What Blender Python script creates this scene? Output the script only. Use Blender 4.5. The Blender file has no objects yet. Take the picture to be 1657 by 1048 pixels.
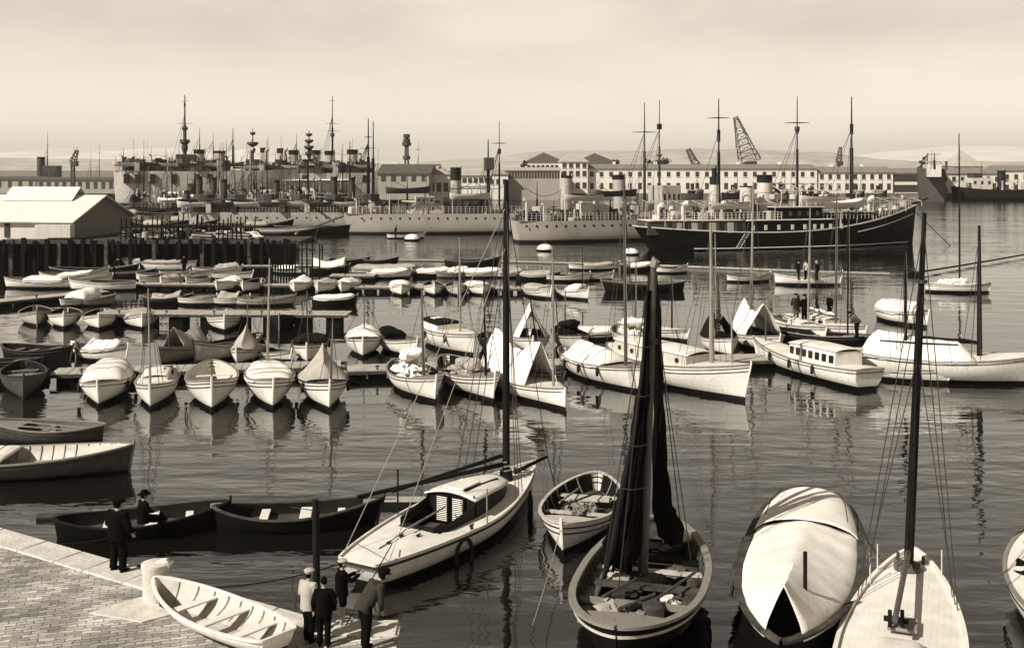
import bpy, math, random
from mathutils import Vector, Matrix, noise as mnoise
R = math.radians
PI = math.pi
sc = bpy.context.scene
col = sc.collection

# ---------------------------------------------------------------- camera, sky, sun, exposure
FOC, CAMH, CX, HY = 1800.0, 11.0, 828.5, 262.0        # the photo in pixels: focal length, eye height, centre column, horizon row
cam_d = bpy.data.cameras.new('camera')
cam = bpy.data.objects.new('camera', cam_d)
col.objects.link(cam)
cam.location = (0, 0, CAMH)
cam.rotation_euler = (R(90), 0, 0)
cam_d.sensor_width = 36
cam_d.lens = FOC / 1657 * 36
cam_d.shift_y = -(524 - HY) / 1657
cam_d.clip_start = 0.5
cam_d.clip_end = 20000
sc.camera = cam

SUN_EL, SUN_AZ = R(38), R(217)                        # azimuth of the sun measured from +x, anticlockwise: left and a little behind the camera
sun_dir = Vector((math.cos(SUN_EL) * math.cos(SUN_AZ), math.cos(SUN_EL) * math.sin(SUN_AZ), math.sin(SUN_EL)))
sd = bpy.data.lights.new('sun', 'SUN')
sd.energy = 5.0
sd.angle = R(0.6)
sd.color = (1.0, 0.965, 0.89)
so = bpy.data.objects.new('sun', sd)
col.objects.link(so)
so.rotation_euler = (-sun_dir).to_track_quat('-Z', 'Y').to_euler()

w = bpy.data.worlds.new('World')
sc.world = w
w.use_nodes = True
nt = w.node_tree
nt.nodes.clear()
def N(nt, typ, **kw):
    n = nt.nodes.new(typ)
    for k, v in kw.items():
        if hasattr(n, k): setattr(n, k, v)
        else: n.inputs[k].default_value = v
    return n
sky = N(nt, 'ShaderNodeTexSky', sky_type='NISHITA', sun_disc=False)
sky.sun_elevation = SUN_EL
sky.sun_rotation = PI / 2 - SUN_AZ
sky.dust_density = 3.0
sky.altitude = 10
bw = N(nt, 'ShaderNodeRGBToBW')
nt.links.new(sky.outputs[0], bw.inputs[0])
pw = N(nt, 'ShaderNodeMath', operation='POWER'); pw.inputs[1].default_value = 0.15
nt.links.new(bw.outputs[0], pw.inputs[0])
tc = N(nt, 'ShaderNodeTexCoord')
mp = N(nt, 'ShaderNodeMapping'); mp.inputs['Scale'].default_value = (1.6, 1.6, 5.5)
nt.links.new(tc.outputs['Generated'], mp.inputs[0])
cn = N(nt, 'ShaderNodeTexNoise'); cn.inputs['Scale'].default_value = 2.1; cn.inputs['Detail'].default_value = 7; cn.inputs['Roughness'].default_value = .55
nt.links.new(mp.outputs[0], cn.inputs['Vector'])
cr = N(nt, 'ShaderNodeMapRange'); cr.inputs['From Min'].default_value = .36; cr.inputs['From Max'].default_value = .66
cr.inputs['To Min'].default_value = .82; cr.inputs['To Max'].default_value = 1.06
nt.links.new(cn.outputs[0], cr.inputs[0])
# the clouds thin out towards the horizon
sx = N(nt, 'ShaderNodeSeparateXYZ'); nt.links.new(tc.outputs['Generated'], sx.inputs[0])
el = N(nt, 'ShaderNodeMapRange'); el.inputs['From Min'].default_value = 0.02; el.inputs['From Max'].default_value = .13
nt.links.new(sx.outputs[2], el.inputs[0])
mxc = N(nt, 'ShaderNodeMix', data_type='FLOAT'); mxc.inputs[2].default_value = 1.0
nt.links.new(el.outputs[0], mxc.inputs[0]); nt.links.new(cr.outputs[0], mxc.inputs[3])
gr = N(nt, 'ShaderNodeValToRGB'); ge_ = gr.color_ramp; nt.links.new(sx.outputs[2], gr.inputs[0])
ge_.elements[0].position = 0; ge_.elements[0].color = (1, 1, 1, 1); ge_.elements[1].position = 1; ge_.elements[1].color = (.15, .15, .15, 1)
for p_, v_ in ((.045, .97), (.12, .80), (.2, .74), (.34, .42), (.6, .17)):
    e_ = ge_.elements.new(p_); e_.color = (v_, v_, v_, 1)
mg = N(nt, 'ShaderNodeMath', operation='MULTIPLY'); nt.links.new(mxc.outputs[0], mg.inputs[0]); nt.links.new(gr.outputs[0], mg.inputs[1])
mu = N(nt, 'ShaderNodeMath', operation='MULTIPLY')
nt.links.new(pw.outputs[0], mu.inputs[0]); nt.links.new(mg.outputs[0], mu.inputs[1])
tint = N(nt, 'ShaderNodeVectorMath', operation='SCALE'); tint.inputs[0].default_value = (4.95, 4.49, 3.76)
nt.links.new(mu.outputs[0], tint.inputs['Scale'])
bg = N(nt, 'ShaderNodeBackground'); bg.inputs[1].default_value = 0.15
nt.links.new(tint.outputs[0], bg.inputs[0])
wo = N(nt, 'ShaderNodeOutputWorld'); nt.links.new(bg.outputs[0], wo.inputs[0])

sc.view_settings.view_transform = 'Standard'
sc.view_settings.look = 'None'
sc.view_settings.exposure = 0.26
sc.view_settings.gamma = 1
sc.render.engine = 'CYCLES'
sc.cycles.max_bounces = 6
sc.cycles.diffuse_bounces = 2
sc.cycles.glossy_bounces = 3
sc.cycles.use_denoising = True

# ---------------------------------------------------------------- pixel to metres
def at(px, py, z=0.0):
    d = FOC * (CAMH - z) / (py - HY)
    return Vector(((px - CX) / FOC * d, d, z))
def zat(py, d): return CAMH - (py - HY) * d / FOC
def xat(px, d): return (px - CX) / FOC * d

# ---------------------------------------------------------------- materials (the print is sepia: every paint is a warm grey)
def sep(v):
    k = min(1, max(0, v)) ** .45
    return (v * 1.03, v * (.88 + .09 * k), v * (.68 + .20 * k), 1)
MATS = {}
def mat(name, v, rough=.6, var=.25, scale=3.0, bump=0.0, bottom=None, bz=.12, v2=None, metal=0, stretch=(1, 1, 1), spec=.4, coat=0, bscale=None, streak=0, seams=0, lines=None):
    if name in MATS: return MATS[name]
    m = bpy.data.materials.new(name); m.use_nodes = True
    t = m.node_tree; b = t.nodes['Principled BSDF']
    b.inputs['Roughness'].default_value = rough
    b.inputs['Metallic'].default_value = metal
    b.inputs['Specular IOR Level'].default_value = spec
    b.inputs['Coat Weight'].default_value = coat
    tc = N(t, 'ShaderNodeTexCoord'); mp = N(t, 'ShaderNodeMapping'); mp.inputs['Scale'].default_value = stretch
    t.links.new(tc.outputs['Object'], mp.inputs[0])
    n = N(t, 'ShaderNodeTexNoise'); n.inputs['Scale'].default_value = scale; n.inputs['Detail'].default_value = 6; n.inputs['Roughness'].default_value = .6
    t.links.new(mp.outputs[0], n.inputs['Vector'])
    r = N(t, 'ShaderNodeValToRGB')
    r.color_ramp.elements[0].position = .3; r.color_ramp.elements[1].position = .72
    lo = v2 if v2 is not None else v * (1 - var)
    r.color_ramp.elements[0].color = sep(lo); r.color_ramp.elements[1].color = sep(v)
    t.links.new(n.outputs[0], r.inputs[0])
    c = r.outputs[0]
    if streak:
        mp2 = N(t, 'ShaderNodeMapping'); mp2.inputs['Scale'].default_value = (6, 6, .5)
        t.links.new(tc.outputs['Object'], mp2.inputs[0])
        n2 = N(t, 'ShaderNodeTexNoise'); n2.inputs['Scale'].default_value = 1.6; n2.inputs['Detail'].default_value = 5
        t.links.new(mp2.outputs[0], n2.inputs['Vector'])
        r2 = N(t, 'ShaderNodeMapRange'); r2.inputs['From Min'].default_value = .5; r2.inputs['From Max'].default_value = .72
        r2.inputs['To Min'].default_value = 0; r2.inputs['To Max'].default_value = streak
        t.links.new(n2.outputs[0], r2.inputs[0])
        mx = N(t, 'ShaderNodeMix', data_type='RGBA'); mx.inputs[7].default_value = sep(v * .4)
        t.links.new(r2.outputs[0], mx.inputs[0]); t.links.new(c, mx.inputs[6]); c = mx.outputs[2]
    if lines:
        sl = N(t, 'ShaderNodeSeparateXYZ'); t.links.new(tc.outputs['Object'], sl.inputs[0])
        def m2(op, a, b_=None):
            q = N(t, 'ShaderNodeMath', operation=op)
            for i_, x_ in enumerate((a, b_)):
                if x_ is None: continue
                if isinstance(x_, (int, float)): q.inputs[i_].default_value = x_
                else: t.links.new(x_, q.inputs[i_])
            return q.outputs[0]
        fx = m2('FRACT', m2('ADD', m2('DIVIDE', sl.outputs[lines[0]], lines[1]), 100.27))
        l2 = m2('MULTIPLY', m2('LESS_THAN', fx, lines[2]), lines[3])
        mx = N(t, 'ShaderNodeMix', data_type='RGBA'); mx.inputs[7].default_value = sep(v * .35)
        t.links.new(l2, mx.inputs[0]); t.links.new(c, mx.inputs[6]); c = mx.outputs[2]
    hgt = None
    if seams:
        sp = N(t, 'ShaderNodeSeparateXYZ'); t.links.new(tc.outputs['UV'], sp.inputs[0])
        def mth(op, a, b_):
            q = N(t, 'ShaderNodeMath', operation=op)
            for i_, x_ in enumerate((a, b_)):
                if x_ is None: continue
                if isinstance(x_, (int, float)): q.inputs[i_].default_value = x_
                else: t.links.new(x_, q.inputs[i_])
            return q.outputs[0]
        fr_ = mth('FRACT', mth('MULTIPLY', sp.outputs[1], seams), None)
        ln = mth('LESS_THAN', mth('ABSOLUTE', mth('SUBTRACT', fr_, .5), None), .035)
        gap = mth('MULTIPLY', ln, mth('LESS_THAN', .36, n.outputs[0]))
        hgt = gap
        mx = N(t, 'ShaderNodeMix', data_type='RGBA'); mx.inputs[7].default_value = sep(v * .42)
        t.links.new(mth('MULTIPLY', gap, .42), mx.inputs[0]); t.links.new(c, mx.inputs[6]); c = mx.outputs[2]
    if bottom is not None:
        # weed and scum above the boot top
        s0 = N(t, 'ShaderNodeSeparateXYZ'); t.links.new(tc.outputs['Object'], s0.inputs[0])
        zz = N(t, 'ShaderNodeMapRange'); zz.inputs['From Min'].default_value = bz; zz.inputs['From Max'].default_value = bz + .22; zz.inputs['To Min'].default_value = .85; zz.inputs['To Max'].default_value = 0
        t.links.new(s0.outputs[2], zz.inputs[0])
        n3 = N(t, 'ShaderNodeTexNoise'); n3.inputs['Scale'].default_value = 4; n3.inputs['Detail'].default_value = 5; t.links.new(tc.outputs['Object'], n3.inputs['Vector'])
        m3 = N(t, 'ShaderNodeMath', operation='MULTIPLY'); t.links.new(zz.outputs[0], m3.inputs[0]); t.links.new(n3.outputs[0], m3.inputs[1])
        mx = N(t, 'ShaderNodeMix', data_type='RGBA'); mx.inputs[7].default_value = sep(v * .3)
        t.links.new(m3.outputs[0], mx.inputs[0]); t.links.new(c, mx.inputs[6]); c = mx.outputs[2]
        s = N(t, 'ShaderNodeSeparateXYZ'); t.links.new(tc.outputs['Object'], s.inputs[0])
        g = N(t, 'ShaderNodeMath', operation='LESS_THAN'); g.inputs[1].default_value = bz
        t.links.new(s.outputs[2], g.inputs[0])
        mx = N(t, 'ShaderNodeMix', data_type='RGBA'); mx.inputs[7].default_value = sep(bottom)
        t.links.new(g.outputs[0], mx.inputs[0]); t.links.new(c, mx.inputs[6]); c = mx.outputs[2]
    t.links.new(c, b.inputs['Base Color'])
    if bump:
        nb = n
        if bscale:
            nb = N(t, 'ShaderNodeTexNoise'); nb.inputs['Scale'].default_value = bscale; nb.inputs['Detail'].default_value = 4
            t.links.new(mp.outputs[0], nb.inputs['Vector'])
        bp = N(t, 'ShaderNodeBump'); bp.inputs['Strength'].default_value = bump; bp.inputs['Distance'].default_value = .05
        t.links.new(nb.outputs[0], bp.inputs['Height']); t.links.new(bp.outputs[0], b.inputs['Normal'])
    MATS[name] = m
    return m

def stone_mat(name, v, bw_, bh_, rot, mortar=.35, off=.5, bump=.6, var=.35, wob=.06):
    m = bpy.data.materials.new(name); m.use_nodes = True
    t = m.node_tree; b = t.nodes['Principled BSDF']; b.inputs['Roughness'].default_value = .85
    tc = N(t, 'ShaderNodeTexCoord'); mp = N(t, 'ShaderNodeMapping'); mp.inputs['Rotation'].default_value = (0, 0, rot)
    t.links.new(tc.outputs['Object'], mp.inputs[0])
    wn = N(t, 'ShaderNodeTexNoise'); wn.inputs['Scale'].default_value = 4.5
    t.links.new(mp.outputs[0], wn.inputs['Vector'])
    ad = N(t, 'ShaderNodeMix', data_type='VECTOR'); ad.inputs[0].default_value = wob
    t.links.new(mp.outputs[0], ad.inputs[4]); t.links.new(wn.outputs['Color'], ad.inputs[5])
    br = N(t, 'ShaderNodeTexBrick'); br.offset = off
    br.inputs['Scale'].default_value = 1; br.inputs['Brick Width'].default_value = bw_; br.inputs['Row Height'].default_value = bh_
    br.inputs['Mortar Size'].default_value = bh_ * .1; br.inputs['Mortar Smooth'].default_value = .6
    br.inputs['Color1'].default_value = sep(v); br.inputs['Color2'].default_value = sep(v * (1 - var)); br.inputs['Mortar'].default_value = sep(v * mortar)
    t.links.new(ad.outputs[1], br.inputs['Vector'])
    n = N(t, 'ShaderNodeTexNoise'); n.inputs['Scale'].default_value = .8; n.inputs['Detail'].default_value = 8
    t.links.new(tc.outputs['Object'], n.inputs['Vector'])
    mr = N(t, 'ShaderNodeMapRange'); mr.inputs['From Min'].default_value = .35; mr.inputs['From Max'].default_value = .65; mr.inputs['To Min'].default_value = .5; mr.inputs['To Max'].default_value = 1.1
    t.links.new(n.outputs[0], mr.inputs[0])
    sm = N(t, 'ShaderNodeVectorMath', operation='SCALE'); t.links.new(br.outputs[0], sm.inputs[0]); t.links.new(mr.outputs[0], sm.inputs['Scale'])
    t.links.new(sm.outputs[0], b.inputs['Base Color'])
    bp = N(t, 'ShaderNodeBump'); bp.inputs['Strength'].default_value = bump; bp.inputs['Distance'].default_value = .03; bp.invert = True
    t.links.new(br.outputs['Fac'], bp.inputs['Height']); t.links.new(bp.outputs[0], b.inputs['Normal'])
    MATS[name] = m
    return m

M = dict(
    white=mat('white_paint', .82, .45, .10, 2.0, bottom=.008, bz=.19, streak=.35, seams=9, spec=.3),
    cream=mat('cream_paint', .55, .5, .25, 2.5, bottom=.008, bz=.17, seams=9, streak=.45, spec=.3),
    grey=mat('grey_paint', .26, .55, .3, 2.5, bottom=.012, seams=9, streak=.4),
    black=mat('black_paint', .006, .6, .4, 2.5, bottom=.004, spec=.1, v2=.003),
    darkhull=mat('tarred_hull', .016, .6, .5, 3, bottom=.006, v2=.007, spec=.12),
    deck=mat('white_deck', .80, .55, .26, 1.6, streak=.1, lines=(1, .13, .09, .22), spec=.3),
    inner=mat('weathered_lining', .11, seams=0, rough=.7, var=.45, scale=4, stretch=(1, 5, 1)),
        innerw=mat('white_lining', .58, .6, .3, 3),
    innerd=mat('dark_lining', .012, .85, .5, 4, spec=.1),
    wood=mat('bleached_wood', .27, .75, .45, 5, bump=.2, stretch=(1, 8, 8)),
    plank=mat('grey_planks', .46, .8, .4, 1.6, bump=.2),
    timber=mat('tarred_timber', .008, .85, .6, 4, bump=.3, v2=.003, spec=.1),
    timberg=mat('grey_timber', .09, .85, .6, 2.5, bump=.3, v2=.02, spec=.2),
    mastd=mat('dark_varnished_spar', .010, .6, .5, 6, stretch=(1, 1, .3), spec=.15),
    mastm=mat('brown_spar', .09, .5, .5, 6, stretch=(1, 1, .3)),
    mastl=mat('pale_spar', .28, .5, .4, 6, stretch=(1, 1, .3)),
    canvas=mat('white_canvas', .82, .9, .16, 1.1, lines=(0, .85, .03, .25), bump=.5, bscale=2.2, spec=.1),
    canvasg=mat('grey_canvas', .42, .9, .3, 1.8, bump=.5, bscale=5, spec=.1),
    canvasd=mat('dark_canvas', .010, .9, .5, 2, bump=.6, bscale=6, spec=.1),
    sail=mat('tanned_dark_sail', .0055, .95, .5, 2.5, bump=.8, bscale=4, v2=.002, stretch=(1, 1, .25), spec=.03),
    rope=mat('hemp_rope', .30, .9, .3, 10),
    roped=mat('tarred_rope', .02, .9, .3, 10),
    rubber=mat('black_fender', .012, .8, .3, 5),
    strake=mat('dark_strake', .03, .6, .3, 5),
    glass=mat('dark_glass', .02, .15, .2, 2, spec=.6),
    navy=mat('warship_grey', .36, .55, .18, .5, bottom=.012, bz=.35, streak=.25),
    navyd=mat('dark_warship_grey', .06, .6, .35, .6),
    navyl=mat('pale_warship_grey', .42, .55, .18, .6, streak=.2),
    navyw=mat('ship_white', .62, .5, .25, .8, streak=.2),
    soot=mat('sooty_black', .012, .7, .4, 2),
    steam=mat('steamer_black', .005, .5, .4, 1, bottom=.004, v2=.003, spec=.1),
    iron=mat('rusty_iron', .05, .7, .5, 3),
    steel=mat('grey_steelwork', .10, .6, .3, 2),
    stucco=mat('pale_stucco', .76, .85, .16, .15, streak=.12),
    stuccog=mat('grey_stucco', .36, .85, .25, .2, streak=.2),
    tile=mat('tile_roof', .24, .85, .3, .6, bump=.4, bscale=4, stretch=(1, 1, 1)),
    tilel=mat('pale_roof', .42, .85, .25, .5, bump=.2, bscale=4),
    slate=mat('dark_roof', .10, .8, .35, .8),
    window=mat('dark_window', .06, .4, .3, 1),
    stone=mat('pale_stone', .66, .85, .35, 2.5, bump=.5, bscale=8),
    hill=mat('hazy_far_hillside', .74, 1, .3, .01, v2=.58),  # paled in its colour to imitate distance haze, on top of the haze volume
    hilln=mat('hazy_wooded_ridge', .50, 1, .5, .03, v2=.30),  # woods lightened in colour to add distance haze
    land=mat('harbour_ground', .22, 1, .4, .08),
    leaf=mat('foliage', .05, .9, .4, 2),
    bark=mat('bark', .06, .9, .4, 2),
    skin=mat('skin', .33, .6, .15, 8),
    clothd=mat('dark_cloth', .006, .95, .5, 9, v2=.003, spec=.03),
    clothg=mat('grey_cloth', .14, .95, .4, 9, spec=.1),
    clothl=mat('pale_cloth', .42, .95, .2, 9, spec=.1),
    clothb=mat('brown_cloth', .045, .95, .4, 9, spec=.1),
    net=mat('fishing_net', .35, .95, .6, 14, bump=1, v2=.08),
)
M['hulldk'] = mat('weathered_dark_hull', .085, .65, .5, 3, bottom=.006, bz=.1, seams=9, v2=.04)
M['navyp'] = mat('old_warship_paint', .46, .6, .3, .25, bottom=.01, bz=.5, streak=.5)
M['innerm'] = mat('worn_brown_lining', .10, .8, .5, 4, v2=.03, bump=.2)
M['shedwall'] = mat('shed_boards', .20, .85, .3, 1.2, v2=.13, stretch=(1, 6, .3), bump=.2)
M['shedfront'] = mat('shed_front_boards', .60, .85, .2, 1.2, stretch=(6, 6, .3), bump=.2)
M['shedroof'] = mat('shed_roof', .72, .7, .12, .5, stretch=(1, 1, 1))
M['rigwire'] = mat('rigging_wire', .03, .6, .2, 5)
M['cobble'] = stone_mat('worn_cobbles', .62, .30, .12, R(-16), mortar=.34, bump=.9, wob=.16, var=.55)
M['coping'] = stone_mat('coping_stone', .58, 1.3, .8, 0, mortar=.45, bump=.4, var=.15)
M['masonry'] = stone_mat('quay_masonry', .22, .9, .4, 0, mortar=.4)

# ---------------------------------------------------------------- mesh builder
def frame_of(d):
    d = d.normalized()
    a = Vector((0, 0, 1)) if abs(d.z) < .9 else Vector((1, 0, 0))
    u = d.cross(a).normalized()
    return u, d.cross(u).normalized()
class MB:
    def __init__(s): s.v = []; s.f = []; s.mi = []; s.cur = 0; s.uv = None
    def add(s, vs, fs):
        b = len(s.v); s.v += [tuple(p) for p in vs]
        s.f += [tuple(i + b for i in f) for f in fs]; s.mi += [s.cur] * len(fs); return s
    def box(s, c, d, rz=0, rx=0, ry=0):
        m = Matrix.Rotation(rz, 3, 'Z') @ Matrix.Rotation(ry, 3, 'Y') @ Matrix.Rotation(rx, 3, 'X')
        c = Vector(c); vs = [c + m @ Vector((x * d[0] / 2, y * d[1] / 2, z * d[2] / 2)) for x in (-1, 1) for y in (-1, 1) for z in (-1, 1)]
        return s.add(vs, [(0, 1, 3, 2), (4, 6, 7, 5), (0, 4, 5, 1), (2, 3, 7, 6), (0, 2, 6, 4), (1, 5, 7, 3)])
    def tube(s, p, q, r0, r1=None, n=8): return s.path([p, q], [r0, r0 if r1 is None else r1], n)
    def path(s, pts, rs, n=8, flat=1.0, cap=True):
        pts = [Vector(p) for p in pts]
        if not isinstance(rs, (list, tuple)): rs = [rs] * len(pts)
        vs = []; u = None
        for i, p in enumerate(pts):
            d = pts[min(i + 1, len(pts) - 1)] - pts[max(i - 1, 0)]
            if d.length < 1e-9: d = Vector((0, 0, 1))
            if u is None: u, w_ = frame_of(d)
            else:
                d.normalize(); u = (u - d * u.dot(d))
                if u.length < 1e-6: u, w_ = frame_of(d)
                u.normalize()
            w_ = d.normalized().cross(u)
            for k in range(n):
                a = 2 * PI * k / n
                vs.append(p + (u * math.cos(a) + w_ * math.sin(a) * flat) * rs[i])
        fs = []
        for i in range(len(pts) - 1):
            for k in range(n):
                a = i * n + k; b = i * n + (k + 1) % n
                fs.append((a, b, b + n, a + n))
        if cap:
            fs.append(tuple(range(n - 1, -1, -1))); fs.append(tuple((len(pts) - 1) * n + k for k in range(n)))
        return s.add(vs, fs)
    def grid(s, fn, nu, nv, flip=False, skip=None):
        vs = [fn(i / nu, j / nv) for i in range(nu + 1) for j in range(nv + 1)]
        fs = []
        for i in range(nu):
            for j in range(nv):
                if skip and skip((i + .5) / nu, (j + .5) / nv): continue
                a = i * (nv + 1) + j; q = (a, a + nv + 1, a + nv + 2, a + 1)
                fs.append(q[::-1] if flip else q)
        return s.add(vs, fs)
    def ell(s, c, r, nu=12, nv=8, rz=0, jit=0):
        c = Vector(c); m = Matrix.Rotation(rz, 3, 'Z')
        vs = []; 
        for j in range(nv + 1):
            th = PI * j / nv
            for i in range(nu):
                a = 2 * PI * i / nu
                p = Vector((math.sin(th) * math.cos(a), math.sin(th) * math.sin(a), math.cos(th)))
                if jit: p *= 1 + jit * (mnoise.noise(p * 2.2 + c * 3) + .55 * mnoise.noise(p * 5.5 + c * 7) + .3 * mnoise.noise(p * 12 + c))
                vs.append(c + m @ Vector((p.x * r[0], p.y * r[1], p.z * r[2])))
        fs = []
        for j in range(nv):
            for i in range(nu):
                a = j * nu + i; b = j * nu + (i + 1) % nu
                fs.append((a, a + nu, b + nu, b))
        return s.add(vs, fs)
    def lathe(s, c, prof, n=14, sx=1, sy=1):
        c = Vector(c); vs = []
        for r, z in prof:
            for k in range(n):
                a = 2 * PI * k / n; vs.append(c + Vector((r * math.cos(a) * sx, r * math.sin(a) * sy, z)))
        fs = []
        for i in range(len(prof) - 1):
            for k in range(n):
                a = i * n + k; b = i * n + (k + 1) % n; fs.append((a, b, b + n, a + n))
        fs.append(tuple(range(n - 1, -1, -1))); fs.append(tuple((len(prof) - 1) * n + k for k in range(n)))
        return s.add(vs, fs)
    def prism(s, pts, z0, z1):
        n = len(pts); vs = [(p[0], p[1], z0) for p in pts] + [(p[0], p[1], z1) for p in pts]
        return s.add(vs, [tuple(range(n - 1, -1, -1)), tuple(range(n, 2 * n))] + [(i, (i + 1) % n, (i + 1) % n + n, i + n) for i in range(n)])
    def build(s, name, m, parent=None, smooth=True, thick=0, bev=0, loc=None, ang=38):
        me = bpy.data.meshes.new(name); me.from_pydata(s.v, [], s.f)
        ms = m if isinstance(m, (list, tuple)) else [m]
        for k in ms: me.materials.append(M[k] if isinstance(k, str) else k)
        if len(ms) > 1: me.polygons.foreach_set('material_index', s.mi)
        if s.uv:
            l_ = me.uv_layers.new(name='UVMap'); vi = [0] * len(me.loops); me.loops.foreach_get('vertex_index', vi)
            l_.data.foreach_set('uv', [c for i in vi for c in s.uv.get(i, (0, 0))])
        me.update()
        if smooth:
            me.polygons.foreach_set('use_smooth', [True] * len(me.polygons)); me.set_sharp_from_angle(angle=R(ang))
        o = bpy.data.objects.new(name, me); col.objects.link(o)
        if parent is not None: o.parent = parent
        if loc is not None: o.location = loc
        if thick:
            md = o.modifiers.new('s', 'SOLIDIFY'); md.thickness = thick; md.offset = 0
        if bev:
            md = o.modifiers.new('b', 'BEVEL'); md.width = bev; md.segments = 2; md.limit_method = 'ANGLE'
        return o
def tag(o, label=None, cat=None, group=None, kind=None):
    if label: o['label'] = label
    if cat: o['category'] = cat
    if group: o['group'] = group
    if kind: o['kind'] = kind
    return o
def empty(name, loc, rz=0, label=None, cat=None, group=None):
    o = bpy.data.objects.new(name, None); col.objects.link(o); o.location = loc; o.rotation_euler = (0, 0, rz)
    o.empty_display_size = .3
    return tag(o, label, cat, group)
def rope(name, label, pts, r=.02, m='rope', sag=0.0, cat='rope', group=None, n=5):
    if sag and len(pts) == 2:
        a, b = Vector(pts[0]), Vector(pts[1])
        pts = [a.lerp(b, i / 14) - Vector((0, 0, sag * 4 * (i / 14) * (1 - i / 14))) for i in range(15)]
    o = MB().path(pts, r, n).build(name, m); return tag(o, label, cat, group)
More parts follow.
